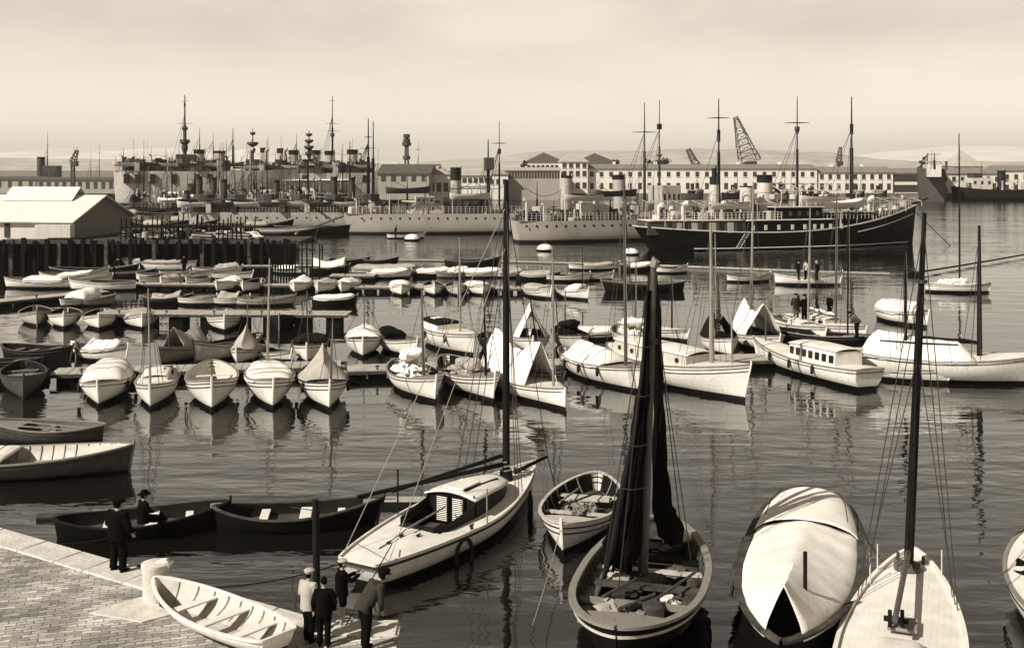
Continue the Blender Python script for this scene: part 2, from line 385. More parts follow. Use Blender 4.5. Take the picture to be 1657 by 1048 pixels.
# ---------------------------------------------------------------- boats
class Hull:
    """shape of one hull in its own axes: +x is the bow, z = 0 the waterline; t runs 0 stern .. 1 bow, s 0 keel .. 1 rail"""
    def __init__(s, L, B, F, bow, stern, tr=0.0, draft=.35, pa=2.1, qa=.62, pb=2.1, qb=.72, m=.47, over=.05, vee=1.15, so_=.02, keel=2.6):
        s.L, s.B, s.F, s.bow, s.stern, s.tr, s.draft = L, B, F, bow, stern, tr, draft
        s.pa, s.qa, s.pb, s.qb, s.m, s.over, s.vee, s.so, s.keel = pa, qa, pb, qb, m, over, vee, so_, keel
    def half(s, t):
        if t >= s.m: w_ = max(0, 1 - ((t - s.m) / (1 - s.m)) ** s.pb) ** s.qb
        else: w_ = s.tr + (1 - s.tr) * max(0, 1 - ((s.m - t) / s.m) ** s.pa) ** s.qa
        return max(.02, s.B / 2 * w_)
    def sheer(s, t):
        return s.F + (s.bow - s.F) * max(0, (t - .42) / .58) ** 2 + (s.stern - s.F) * max(0, (.42 - t) / .42) ** 2
    def pt(s, t, k, side=1, inset=0.0, zmin=None):
        zr = s.sheer(t); zk = -s.draft
        h = max(.008, s.half(t) - inset)
        e = min(1.0, min((1 - t) / .42, (t + (.0 if s.tr < .05 else .55)) / .42)); e = max(0, e)
        p = s.vee + (s.keel - s.vee) * e
        z = zk + (zr - zk) * k
        if zmin is not None and z < zmin: z = zmin; k = (z - zk) / (zr - zk)
        y = h * (1 - (1 - k) ** p) * (.93 + .07 * k)
        x = (t - .5) * s.L + s.over * s.L * max(0, (z + .1)) / max(.3, s.bow) * max(0, (t - .6) / .4) ** 2 - s.so * s.L * max(0, z + .1) / max(.3, s.stern) * max(0, (.35 - t) / .35) ** 2
        return Vector((x, side * max(.008, y), z))
    def rail(s, t, side=1, dy=0.0, dz=0.0):
        p = s.pt(t, 1, 1); return Vector((p.x, side * max(0.004, p.y + dy), p.z + dz))
    def ts(s, n): return [.5 - .5 * math.cos(PI * i / n) if s.tr < .05 else (i / n) ** .9 for i in range(n + 1)]
    def outer(s, mb, n=18, ns=7):
        T = s.ts(n); nu = len(T) - 1
        mb.uv = mb.uv or {}
        for side in (1, -1):
            b0 = len(mb.v)
            mb.grid(lambda u, v: s.pt(T[round(u * nu)], v, side), nu, ns, flip=side < 0)
            for i in range(nu + 1):
                for j in range(ns + 1): mb.uv[b0 + i * (ns + 1) + j] = (T[i], j / ns)
        if s.tr >= .05:
            P = [s.pt(0, i / ns, 1) for i in range(ns + 1)]; Q = [s.pt(0, i / ns, -1) for i in range(ns + 1)]
            mb.add(P + Q, [(i, i + 1, ns + 2 + i, ns + 1 + i) for i in range(ns)])
    def inner(s, mb, floor, n=18, ns=5, inset=.06):
        T = [.02 + .96 * t for t in s.ts(n)]; nu = len(T) - 1
        def fn(side):
            def g(u, v):
                t = T[round(u * nu)]; zr = s.sheer(t); k0 = (floor + s.draft) / (zr + s.draft)
                return s.pt(t, k0 + (1 - k0) * v, side, inset)
            return g
        for side in (1, -1): mb.grid(fn(side), nu, ns, flip=side > 0)
        if s.tr >= .05:
            P = [fn(1)(0, i / ns) for i in range(ns + 1)]; Q = [fn(-1)(0, i / ns) for i in range(ns + 1)]
            mb.add(P + Q, [(i, ns + 1 + i, ns + 2 + i, i + 1) for i in range(ns)])
    def floor_mb(s, floor, n=14, inset=.07, t0=.03, t1=.97):
        mb = MB()
        def g(u, v):
            t = t0 + (t1 - t0) * u; zr = s.sheer(t); k0 = (floor + s.draft) / (zr + s.draft)
            p = s.pt(t, k0, 1, inset); return Vector((p.x, p.y * (2 * v - 1), floor))
        return mb.grid(g, n, 2)
    def strip(s, mb, z_off, wd, th, t0=0.0, t1=1.0, n=26, inn=0.0):
        """a flat timber that follows the rail: wd across, th high, z_off above or below the sheer"""
        for side in (1, -1):
            ring = []
            for i in range(n + 1):
                t = t0 + (t1 - t0) * (.5 - .5 * math.cos(PI * i / n))
                zr = s.sheer(t)
                k = (zr + z_off + s.draft) / (zr + s.draft)
                p = s.pt(t, min(1, k), 1); p.z = zr + z_off
                a = s.pt(max(0, t - .01), 1, 1); b = s.pt(min(1, t + .01), 1, 1)
                d = (b - a); d.z = 0; d.normalize(); nrm = Vector((-d.y, d.x, 0))
                if nrm.y < 0: nrm = -nrm
                if t < .04 and s.tr < .05: nrm = Vector((-1, 0.3, 0)).normalized()
                if t > .97: nrm = Vector((1, .3, 0)).normalized()
                o = p + nrm * (wd * .45); q = p - nrm * (wd * .55 + inn); 
                if q.y < .003: q.y = .003
                ring.append([Vector((o.x, o.y * side, o.z - th / 2)), Vector((o.x, o.y * side, o.z + th / 2)), Vector((q.x, q.y * side, q.z + th / 2)), Vector((q.x, q.y * side, q.z - th / 2))])
            vs = [p for r in ring for p in r]; fs = []
            for i in range(n):
                for k in range(4):
                    a = i * 4 + k; b = i * 4 + (k + 1) % 4
                    fs.append((a, b, b + 4, a + 4) if side < 0 else (a + 4, b + 4, b, a))
            fs += [(0, 1, 2, 3), tuple(n * 4 + k for k in (3, 2, 1, 0))]
            mb.add(vs, fs)
        if s.tr >= .05 and t0 == 0:
            p = s.pt(0, 1, 1); mb.box((p.x - .0, 0, p.z + z_off), (wd * .9, p.y * 2 * .98, th * .96))
        return mb
    def deck_mb(s, t0, t1, n=12, camber=.05, nv=6, dz=-.02, inset=.05, skip=None):
        mb = MB()
        def g(u, v):
            t = t0 + (t1 - t0) * u; a = 2 * v - 1
            p = s.pt(t, 1, 1, inset); return Vector((p.x, p.y * a, p.z + dz + camber * (1 - a * a) * min(1, p.y)))
        return mb.grid(g, n, nv, skip=skip)
    def tarp_mb(s, t0, t1, zf, n=16, nv=12, a=1.4, droop=.1, out=.05, wr=.04, seed=0):
        """canvas over the boat: zf(u) is the height of its ridge above the rail along it"""
        mb = MB()
        def g(u, v):
            t = t0 + (t1 - t0) * u; b = 2 * v - 1; p = s.pt(min(.995, max(.005, t)), 1, 1)
            y = (p.y + out) * b; r = zf(u)
            z = p.z + .03 + r * (1 - abs(b) ** a) - droop * max(0, abs(b) - .86) / .14
            nz = mnoise.noise(Vector((p.x * 1.3 + seed, y * 1.6, seed * 1.7)))
            n2 = mnoise.noise(Vector((p.x * 3.1 + seed, y * 4.1, seed * 2.7)))
            z += (wr * nz + wr * .5 * n2) * (1.6 if r > .15 else .8)
            return Vector((p.x, y, z))
        return mb.grid(g, n, nv)
    def find_t(s, loc, rz, px):
        best = None
        for i in range(5, 96):
            t = i / 100; x = (t - .5) * s.L
            wx = loc[0] + x * math.cos(rz); wy = loc[1] + x * math.sin(rz)
            e = abs(wx / wy * FOC + CX - px)
            if best is None or e < best[0]: best = (e, t, wx, wy)
        return best[1]

RND = random.Random(7)
def add_mast(root, H_, t, top, r, m='mastd', base=.1, lean=(0, 0), shrouds=0, stay=False, y0=0):
    """top is the height of the masthead above the water; lean is the drift of the masthead in boat axes"""
    x = (t - .5) * H_.L
    mo = MB().path([(x, y0, base), (x + lean[0] * .5, y0 + lean[1] * .5, base + (top - base) * .5), (x + lean[0], y0 + lean[1], top)], [r, r * .85, r * .5], 8).build('mast', m, root)
    MB().path([(x + .14, y0 + .05, base + .5), (x + lean[0] * .9 + .05, y0 + lean[1] * .9, base + (top - base) * .93)], .009, 4).build('halyard', 'rope', root)
    hx, hy, hz = x + lean[0] * .92, y0 + lean[1] * .92, base + (top - base) * .92
    for k in range(shrouds):
        for sd_ in (1, -1):
            tt = max(.04, t - .02 - .05 * k); p = H_.rail(tt, sd_)
            MB().tube(p, (hx, hy, hz), .011 + r * .03, n=4).build('shroud', 'rigwire', root)
    if stay:
        MB().tube(H_.rail(.99, 1), (hx, hy, hz), .012, n=4).build('forestay', 'rigwire', root)
    return mo

def boat(name, label, px, py, hd, L=5.5, B=2.0, F=.6, bow=1.0, stern=None, group=None, cat='boat', anchor='bow', paint='white', lining='inner', rail='wood',
         tr=0.0, seats=3, mast=None, mm='mastm', mt=None, mr=None, shr=0, tarp=None, tm='canvas', cab=None, fore=.72, aft=0.0, strakes=1, fenders=0, boom=None,
         oars=0, rud=0, lum=0, deckm='wood', hull=None, detail=1, pole=None, frames=0, stay=False, crutch=0, roll=None):
    shr = shr + 1 if mast and detail else shr
    stern = stern if stern is not None else F + (bow - F) * .45
    hx = hull or dict()
    vr = random.Random(int(px * 31 + py * 17))
    if not detail: L *= vr.uniform(.88, 1.06); B *= vr.uniform(.9, 1.08); F *= vr.uniform(.9, 1.12); hd += vr.uniform(-5, 5)
    Hh = Hull(L, B, F, bow, stern, tr=tr, **hx)
    rz = R(hd); p = at(px, py)
    dv = Vector((math.cos(rz), math.sin(rz), 0))
    if anchor == 'bow': p = p - dv * (L * .5)
    elif anchor == 'stern': p = p + dv * (L * .5)
    root = empty(name, p, rz, label, cat, group)
    if roll is None: roll = (px * 7 + py * 3) % 5 - 2
    root.rotation_euler[0] = R(roll * .6)
    n = 18 if detail else 12
    floor = min(.22, F * .35)
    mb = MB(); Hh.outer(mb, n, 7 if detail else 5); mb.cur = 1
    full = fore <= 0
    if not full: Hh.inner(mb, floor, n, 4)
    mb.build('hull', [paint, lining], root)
    Hh.strip(MB(), .0, .10 if L > 4.4 else .08, .05, n=24 if detail else 14).build('gunwale', rail, root)
    for k in range(strakes):
        Hh.strip(MB(), -.16 - .17 * k, .035, .04, n=24 if detail else 14).build('rubbing_strake', 'strake', root)
    st = MB(); 
    a = Hh.pt(1, 1, 1); b = Hh.pt(1, 0, 1)
    st.path([(b.x + .01, 0, b.z), (Hh.pt(1, .5, 1).x + .03, 0, Hh.pt(1, .5, 1).z), (a.x + .04, 0, a.z + .02), (a.x + .04, 0, a.z + (.16 if tr < .3 else .05))], [.035, .045, .05, .04], 6)
    st.build('stem_post', rail if paint != 'white' else 'white', root)
    if not full:
        Hh.floor_mb(floor).build('floorboards', 'plank' if lining != 'innerd' else 'timberg', root)
        if fore < .98: Hh.deck_mb(fore, .985, 6, dz=-.05).build('foredeck', deckm, root)
        if aft > 0: Hh.deck_mb(.02, aft, 5, dz=-.05).build('afterdeck', deckm, root)
        lo, hi = max(.12, aft + .06), min(.88, fore - .06)
        for k in range(seats):
            t = lo + (hi - lo) * (k + .5) / max(1, seats); q = Hh.pt(t, .8, 1, .07)
            MB().box((q.x, 0, q.z), (.22 if L > 4 else .17, q.y * 2 - .02, .045)).build('thwart', deckm, root)
        if frames:
            for k in range(frames):
                t = .1 + .8 * k / (frames - 1)
                for sd_ in (1, -1):
                    k0 = (floor + Hh.draft) / (Hh.sheer(t) + Hh.draft)
                    MB().path([Hh.pt(t, k0 + (1 - k0) * j / 4, sd_, .08) for j in range(5)], .025, 4).build('rib', 'wood', root)
    else:
        sk = None
        if cab and cab.get('pit'):
            a0, a1, wv = cab['pit']
            sk = lambda u, v: a0 < .01 + .985 * u < a1 and abs(2 * v - 1) < wv
            pit = MB()
            x0, x1 = (a0 - .5) * L, (a1 - .5) * L
            h0, h1 = Hh.half(a0) * wv, Hh.half(a1) * wv
            z1 = F + .06; z0 = .15
            P = [(x0, -h0), (x1, -h1), (x1, h1), (x0, h0)]
            vs = [(q[0], q[1], z0) for q in P] + [(q[0], q[1], z1) for q in P]
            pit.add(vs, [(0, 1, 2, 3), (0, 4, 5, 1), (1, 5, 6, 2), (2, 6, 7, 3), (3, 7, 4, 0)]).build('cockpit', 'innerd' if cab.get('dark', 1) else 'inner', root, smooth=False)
            cm_ = MB(); PP = [Vector((q[0], q[1], z1 + .08)) for q in P]
            for i in range(4):
                a_, b_ = PP[i], PP[(i + 1) % 4]; c_ = (a_ + b_) / 2; d_ = b_ - a_
                cm_.box(c_, (d_.length + .06, .05, .2), math.atan2(d_.y, d_.x))
            cm_.build('coaming', 'mastm', root)
        Hh.deck_mb(.01, .995, 34, dz=.0, camber=.07, nv=16, skip=sk).build('deck', 'deck', root)
    if cab:
        t0, t1 = cab['t']; h = cab.get('h', .5); wv = cab.get('w', .66); n_ = 8
        def cp(t, sd_, z): 
            q = Hh.pt(t, 1, 1); return Vector((q.x, sd_ * min(q.y * wv, B * .5 * wv), z))
        zb = min(Hh.sheer(t0), Hh.sheer(t1), F) - .02
        zt = lambda t: F + h * (1 if t < (t0 + t1) / 2 else 1 - .12 * ((t - (t0 + t1) / 2) / ((t1 - t0) / 2)) ** 2) + .04
        cb = MB(); cr_ = MB()
        for sd_ in (1, -1):
            cb.grid(lambda u, v: cp(t0 + (t1 - t0) * u, sd_ * (1 - .06 * v), zb + (zt(t0 + (t1 - t0) * u) - zb) * v), n_, 1, flip=sd_ < 0)
        for tt, fl in ((t0, 0), (t1, 1)):
            q = cp(tt, 1, zb); cb.add([(q.x, -q.y, zb), (q.x, q.y, zb), (q.x, q.y * .94, zt(tt)), (q.x, -q.y * .94, zt(tt))], [(0, 1, 2, 3) if fl else (3, 2, 1, 0)])
        cbo = cb.build('cabin', cab.get('m', 'white'), root, smooth=False)
        e = .06
        cr_.grid(lambda u, v: Vector((cp(t0 + (t1 - t0) * u, 1, 0).x + (u - .5) * e * 2, (2 * v - 1) * (cp(t0 + (t1 - t0) * u, .94, 0).y + e), zt(t0 + (t1 - t0) * u) + .03 + .12 * (1 - (2 * v - 1) ** 2) * wv * B / 2)), n_, 8)
        ro = cr_.build('cabin_roof', cab.get('rm', 'deck'), root, thick=.05)
        nw = cab.get('win', 0)
        for k in range(nw):
            t = t0 + (t1 - t0) * (k + .5) / nw; t_ = (t1 - t0) / nw * .3
            for sd_ in (1, -1):
                a_, b_ = cp(t - t_, sd_, 0), cp(t + t_, sd_, 0); zz = F + h * .55
                c_ = (a_ + b_) / 2; d_ = b_ - a_
                if cab.get('round'):
                    o = MB().path([(c_.x, c_.y * .97, zz), (c_.x, c_.y * .97 + sd_ * .05, zz)], h * .2, 10)
                else: o = MB().box((c_.x, c_.y * .985, zz), (d_.length, .04, h * .5), math.atan2(d_.y, d_.x))
                o.build('window', 'glass', root)
        if cab.get('hatch', 1):
            tm_ = t0 + (t1 - t0) * .3
            MB().box(((tm_ - .5) * L, 0, zt(tm_) + .14), (min(.9, L * .1), .6, .09)).build('hatch', 'deck', root, bev=.015)
    if mast:
        tlist = mast if isinstance(mast, list) else [mast]
        for (mx_, my_, r_) in tlist:
            t = mt if mt is not None else Hh.find_t(p, rz, mx_)
            xl = (t - .5) * L; bx = p.x + xl * math.cos(rz); by = p.y + xl * math.sin(rz)
            top = zat(my_, by)
            wx = xat(mx_, by) - bx                       # step the mast a little off the centreline rather than leaning it
            ly = -wx * math.sin(rz); lx = wx * math.cos(rz)
            lim = min(Hh.half(t) * .3, .25); off = max(-lim, min(lim, ly))
            add_mast(root, Hh, t, top, r_, mm, floor if not full else F, (lx * .0, (ly - off) * (1 if abs(ly) < 1 else .3)), shr, stay, y0=off)
            if boom:
                bl, bh, bm = boom[:3]; bd = boom[3] if len(boom) > 3 else 0
                q0 = Vector((xl - .1, off, bh)); q1 = Vector((xl - bl, off + bd, bh + .15))
                MB().tube(q0, q1, .05, .04, 6).build('boom', mm, root)
                if bm: MB().path([q0.lerp(q1, k / 8) + Vector((0, 0, .09 + .03 * math.sin(k * 2.1))) for k in range(9)], [.05, .12, .14, .12, .14, .12, .11, .09, .04], 8, .8).build('furled_sail', bm, root)
    if pole:
        t, h, r_ = pole; MB().path([((t - .5) * L, 0, floor), ((t - .5) * L, 0, h)], [r_, r_ * .7], 6).build('pole', mm, root)
    if tarp:
        kind, t0, t1, h = tarp[:4]; sd0 = px * .37 + py
        if not detail and tm == 'canvas' and vr.random() < .35: tm = 'canvasg'
        h *= vr.uniform(.85, 1.1)
        if kind == 'flat': o = Hh.tarp_mb(t0, t1, lambda u: h * (.82 + .18 * math.sin(PI * u)) * min(1, 9 * min(u, 1 - u) + .02) ** .6, seed=sd0, n=24, a=3.4, droop=.16, wr=.05)
        elif kind == 'ridge': o = Hh.tarp_mb(t0, t1, lambda u: h * (1 - .35 * u) * min(1, 7 * min(u, 1 - u) + .05) ** .7, seed=sd0, n=22, a=1.25, wr=.07)
        elif kind == 'tent': o = Hh.tarp_mb(t0, t1, lambda u: h * (.85 + .15 * math.cos(2 * PI * u)), seed=sd0, n=24, a=1.08, wr=.10, out=-.02)
        elif kind == 'cone': o = Hh.tarp_mb(t0, t1, lambda u: h * max(0, 1 - abs(2 * u - 1) ** .8) ** 1.25 + .08, seed=sd0, a=.75, wr=.06)
        elif kind == 'bundle':
            o = MB(); n_ = 12; x0, x1 = (t0 - .5) * L, (t1 - .5) * L
            o.path([(x0 + (x1 - x0) * k / n_, .12 * math.sin(k * 1.3 + sd0), F + .1 + h * (.35 + .65 * k / n_) + .06 * math.sin(k * 2.3)) for k in range(n_ + 1)],
                   [.05] + [B * .15 * (1 + .35 * mnoise.noise(Vector((k * .9, sd0, 0)))) for k in range(n_ - 1)] + [.05], 18, .7)
            o.v = [tuple(Vector(v_) + Vector((mnoise.noise(Vector(v_) * 4), mnoise.noise(Vector(v_) * 4.3 + Vector((9, 0, 0))), mnoise.noise(Vector(v_) * 3.7 + Vector((0, 9, 0))))) * .13) for v_ in o.v]
            for q in range(4): o.ell((x0 + (x1 - x0) * (.15 + .2 * q), (-1) ** q * B * .15, F + .0), (L * .11, B * .18, .12 + h * .14), 26, 16, jit=.8)
        if kind in ('flat', 'ridge') and detail:
            nn = 22 if kind == 'ridge' else 24
            for k in (.22, .5, .78):
                i_ = round(k * nn); row = o.v[i_ * 13:(i_ + 1) * 13]
                MB().path([Vector(p_) + Vector((0, 0, .022)) for p_ in row], .011, 4).build('lashing', 'roped', root)
        o.build('boat_cover' if kind != 'bundle' else 'sail_bundle', tm, root, thick=0 if kind == 'bundle' else .02, ang=70)
    if oars:
        for k in range(oars):
            y = (-1) ** k * B * .12
            ob = MB().tube((-L * .3, y, F * .85), (L * .28, y * 1.4, F + .08), .028, .03, 5); ob.box((-L * .3 - .25, y * .95, F * .84), (.6, .13, .03)); ob.build('oar', 'wood', root)
    if rud:
        q = Hh.pt(0, 1, 1); MB().box((q.x - .18, 0, q.z * .3), (.3, .05, q.z + .6)).build('rudder', paint, root)
        MB().tube((q.x - .2, 0, q.z + .1), (q.x + L * .16, .1, q.z + .2), .025, n=5).build('tiller', 'wood', root)
    for k in range(fenders):
        for sd_ in ((1, -1) if fenders > 0 else (1,)):
            q = Hh.pt(.3 + .42 * k / max(1, fenders - 1), .93, sd_); MB().lathe((q.x, q.y + sd_ * .09, q.z - .42), [(.02, 0), (.075, .06), (.085, .25), (.07, .42), (.02, .48)], 8).build('fender', 'rubber', root)
    rr = random.Random(int(px * 13 + py * 7))
    for k in range(lum):
        q = Hh.pt(.2 + .5 * rr.random(), .6, 1); 
        MB().ell((q.x, (rr.random() - .5) * B * .5, floor + .12), (.2 + .2 * rr.random(), .16 + .12 * rr.random(), .12 + .14 * rr.random()), 9, 6, jit=.5).build('stowed_gear', rr.choice(['net', 'canvasg', 'innerd', 'clothb', 'canvasg']), root)
    return root, Hh
# ---------------------------------------------------------------- ships
class Ship:
    def __init__(s, name, label, px, py, hd, L, B, F, bow, stern, paint, cat, group=None, deckm='navyd', over=.03, so_=.01, tr=.3, boot=None, qa=.5, vee=1.5, qb=.85, pb=2.6):
        s.h = Hull(L, B, F, bow, stern, tr=tr, draft=3.5 if B > 14 else 5 if F > 6 else 1.4, pa=3.2, qa=qa, pb=pb, qb=qb, over=over, vee=vee, so_=so_, keel=5.5, m=.5)
        s.L, s.B, s.F = L, B, F; s.rz = R(hd); p = at(px, py)
        s.p = p + Vector((math.cos(s.rz), math.sin(s.rz), 0)) * L / 2
        s.root = empty(name, s.p, s.rz, label, cat, group)
        mb = MB(); s.h.outer(mb, 30, 10); mb.build('hull', paint, s.root)
        s.h.deck_mb(.004, .996, 24, camber=.0, dz=-.05, inset=.02).build('deck', deckm, s.root)
        s.rr = random.Random(px)
    def lx(s, px, y=0.0):                                # the point of the ship's line y metres off its axis that stands in column px
        k = (px - CX) / FOC; c, n = math.cos(s.rz), math.sin(s.rz)
        ax, ay = s.p.x - y * n, s.p.y + y * c
        return (k * ay - ax) / (c - k * n)
    def z(s, py, lx, y=0.0): return zat(py, s.p.y + lx * math.sin(s.rz) + y * math.cos(s.rz))
    def ppm(s, lx): return FOC / (s.p.y + lx * math.sin(s.rz))
    def deckz(s, lx): return s.h.sheer(min(1, max(0, lx / s.L + .5)))
    def funnel(s, px, ytop, wpx, m='navyl', capm='soot', rake=.0, y=0, ybot=None, cap=.14, sx=1.35, n='funnel'):
        x = s.lx(px, y); z1 = s.z(ytop, x, y); r = wpx / 2 / s.ppm(x); z0 = s.deckz(x) - .1 if ybot is None else s.z(ybot, x, y)
        h = z1 - z0; mb = MB(); N_ = 18
        mb.path([(x + rake * h * k, y, z0 + h * k) for k in (0, .5, 1 - cap)], [r * 1.0, r * .97, r * .96], N_)
        o = mb.build(n, m, s.root)
        c = MB(); c.path([(x + rake * h * k, y, z0 + h * k) for k in (1 - cap, 1 - cap * .9, .985, 1)], [r * .99, r * 1.02, r * 1.02, r * 1.08], N_); c.build('funnel_cap', capm, o)
        MB().path([(x + rake * h * .55 - 0, y, z0 + h * .55), (x + rake * h * .55, y, z0 + h * .57)], r * 1.05, N_).build('funnel_band', m, o)
        MB().path([(x + r * 1.12, y, z0 + h * .1), (x + r * 1.12 + rake * h, y, z1 + .3)], .09, 6).build('steam_pipe', capm if m == 'soot' else m, o)
        return o
    def mast(s, px, ytop, r=.18, yards=(), tops=(), m='mastm', y=0, rig=2, lean=0, ybot=None, tripod=0, boxes=()):
        x = s.lx(px, y); z1 = s.z(ytop, x, y); z0 = s.deckz(x) - .1 if ybot is None else s.z(ybot, x, y)
        mz = z0 + (z1 - z0) * .55
        o = MB().path([(x, y, z0), (x + lean * .5, y, mz), (x + lean * .52, y, mz + .01), (x + lean, y, z1)], [r, r * .85, r * .5, r * .25], 8).build('mast', m, s.root)
        if tripod:
            for sd_ in (1, -1): MB().tube((x + 2.4, y + sd_ * 2.2, z0), (x, y, z0 + (z1 - z0) * tripod), r * .8, r * .6, 7).build('mast_strut', m, o)
        for yy, wpx in yards:
            zz = s.z(yy, x, y); hw = wpx / 2 / s.ppm(x)
            MB().path([(x - hw * math.cos(s.rz), y + hw * math.sin(s.rz), zz), (x, y, zz + .02), (x + hw * math.cos(s.rz), y - hw * math.sin(s.rz), zz)], [.035, .09, .035], 6).build('yard', m, o)
        for yy, wpx, hpx in tops:
            zz = s.z(yy, x, y); rr_ = wpx / 2 / s.ppm(x); hh = hpx / s.ppm(x)
            MB().lathe((x, y, zz - hh), [(rr_ * .45, 0), (rr_ * .9, hh * .45), (rr_, hh * .5), (rr_, hh), (rr_ * .86, hh), (rr_ * .8, hh * .6)], 12).build('fighting_top', 'navyd', o)
        for yy, wpx, hpx in boxes:
            zz = s.z(yy, x, y); q = s.ppm(x)
            MB().box((x, y, zz), (wpx / q, wpx / q, hpx / q)).build('signal_box', 'soot', o)
        for k in range(rig):
            for sd_ in (1, -1):
                MB().tube((x - 2.0 - k * 1.3, y + sd_ * min(s.B * .42, 4), z0 + .2), (x + lean * .8, y, z0 + (z1 - z0) * (.72)), .035, n=4).build('shroud', 'rigwire', o)
        return o
    def block(s, n, px0, px1, ytop, ybot=None, wy=.6, m='navyl', y=0, win=0, wm='glass', wh=.3, wz=.6, ww=.35, roof=None, side=-1):
        x0, x1 = s.lx(px0, y), s.lx(px1, y); xm = (x0 + x1) / 2; z1 = s.z(ytop, xm, y); z0 = s.deckz(xm) - .08 if ybot is None else s.z(ybot, xm, y)
        W = wy * s.B
        o = MB().box((xm, y, (z0 + z1) / 2), (x1 - x0, W, z1 - z0)).build(n, m, s.root, bev=.04)
        if roof: MB().box((xm, y, z1 + .05), (x1 - x0 + .5, W + .5, .1)).build('roof', roof, o)
        for k in range(win):
            xx = x0 + (x1 - x0) * (k + .5) / win; w_ = (x1 - x0) / win * ww
            MB().box((xx, y + side * W / 2, z0 + (z1 - z0) * wz), (w_, .08, (z1 - z0) * wh)).build('window', wm, o)
        return o
    def gun(s, px, ydeck, length=3.5, ang=0, size=1.0, shield=1, m='navyl', y=0, elev=.06):
        x = s.lx(px, y); z0 = s.deckz(x) - .05 if ydeck is None else s.z(ydeck, x, y)
        r = empty('deck_gun', (x, y, z0), R(ang)); r.parent = s.root
        MB().lathe((0, 0, 0), [(.7 * size, 0), (.5 * size, .5 * size), (.5 * size, .9 * size)], 10).build('mount', m, r)
        if shield:
            sh = MB(); a = size
            P = [(-.9 * a, -1.0 * a), (.3 * a, -1.0 * a), (.9 * a, -.4 * a), (.9 * a, .4 * a), (.3 * a, 1.0 * a), (-.9 * a, 1.0 * a)]
            sh.prism(P, .55 * a, 1.9 * a); sh.build('gun_shield', m, r, smooth=False, bev=.05)
        MB().path([(0, 0, 1.2 * size), (length * .5, 0, 1.2 * size + length * elev * .5), (length, 0, 1.2 * size + length * elev)], [.2 * size, .16 * size, .1 * size], 8).build('gun_barrel', m, r)
        return r
    def turret(s, px, ytop, wpx, m='navyl', ang=180, y=0):
        x = s.lx(px, y); z1 = s.z(ytop, x, y); r = wpx / 2 / s.ppm(x); z0 = s.deckz(x)
        o = MB().lathe((x, y, z0 - .1), [(r, 0), (r, (z1 - z0) * .7), (r * .85, (z1 - z0) * .9), (r * .4, z1 - z0 + .1)], 16).build('gun_turret', m, s.root)
        for dy in (-.5, .5):
            MB().tube((x, y + dy * r * .6, z0 + (z1 - z0) * .5), (x + math.cos(R(ang)) * r * 2.6, y + dy * r * .6 + math.sin(R(ang)) * r * 2.6, z0 + (z1 - z0) * .58), .3, .18, 8).build('gun_barrel', m, o)
    def vent(s, px, ytop, wpx=7, m='navyw', ang=180, y=None, ybot=None):
        y = y if y is not None else -s.B * .2
        x = s.lx(px, y); z1 = s.z(ytop, x, y); r = wpx / 2 / s.ppm(x); z0 = s.deckz(x) - .1 if ybot is None else s.z(ybot, x, y)
        a = R(ang) - s.rz; dx, dy = math.cos(a) * r, math.sin(a) * r
        MB().path([(x, y, z0), (x, y, z1 - r * 1.6), (x + dx * .25, y + dy * .25, z1 - r * .8), (x + dx * .9, y + dy * .9, z1 - r * .5), (x + dx * 1.4, y + dy * 1.4, z1 - r * .5)], [r * .55, r * .55, r * .7, r * .95, r], 12).build('ventilator', m, s.root)
    def rail(s, px0, px1, h=1.05, y=-.46, m='navyl', zb=None, posts=None, bars=3, both=True):
        x0, x1 = s.lx(px0), s.lx(px1)
        n = posts or max(3, int((x1 - x0) / 1.8))
        for side in ((1, -1) if both else (1,)):
            mb = MB(); prev = None
            for i in range(n + 1):
                x = x0 + (x1 - x0) * i / n; t = min(.995, max(.005, x / s.L + .5)); yy = side * min(abs(y) * s.B, s.h.half(t) - .08) * (-1)
                z = s.h.sheer(t) if zb is None else zb
                mb.tube((x, yy, z - .05), (x, yy, z + h), .035, n=4)
                if prev:
                    for k in range(bars): mb.tube((prev[0], prev[1], prev[2] + h * (k + 1) / bars), (x, yy, z + h * (k + 1) / bars), .022, n=3)
                prev = (x, yy, z)
            mb.build('railing', m, s.root, smooth=False)
    def lifeboat(s, px, ykeel, L=6, y=None, m='navyw', cover=None, davits=1):
        y = y if y is not None else -s.B * .38
        x = s.lx(px, y); z = s.z(ykeel, x, y)
        H_ = Hull(L, L * .28, L * .12, L * .17, L * .16, tr=.0, draft=.02, over=.03)
        r = empty('lifeboat', (x, y, z), 0); r.parent = s.root
        mb = MB(); H_.outer(mb, 12, 5); mb.cur = 1; H_.inner(mb, L * .05, 12, 3, .04); mb.build('hull', [m, 'innerd'], r)
        if cover: H_.tarp_mb(.03, .97, lambda u: .25, 10, 6, wr=.03).build('boat_cover', cover, r, thick=.02)
        else: MB().box((0, 0, L * .1), (.25, L * .24, .04)).box((L * .2, 0, L * .11), (.22, L * .2, .04)).box((-L * .2, 0, L * .11), (.22, L * .2, .04)).build('thwarts', 'wood', r)
        for k in ((-1, 1) if davits else ()):
            xx = x + k * L * .42; zd = s.deckz(x); yy = y + (.9 if y < 0 else -.9); top = z + L * .12 + 1.6
            MB().path([(xx, yy, zd - .1), (xx, yy, top - .7), (xx, yy * .5 + y * .5, top - .1), (xx, y, top)], [.1, .09, .07, .05], 7).build('davit', 'navyw', s.root)
            MB().tube((xx, y, top), (xx * .0 + x + k * L * .38, y, z + L * .15), .02, n=4).build('fall_rope', 'rope', s.root)
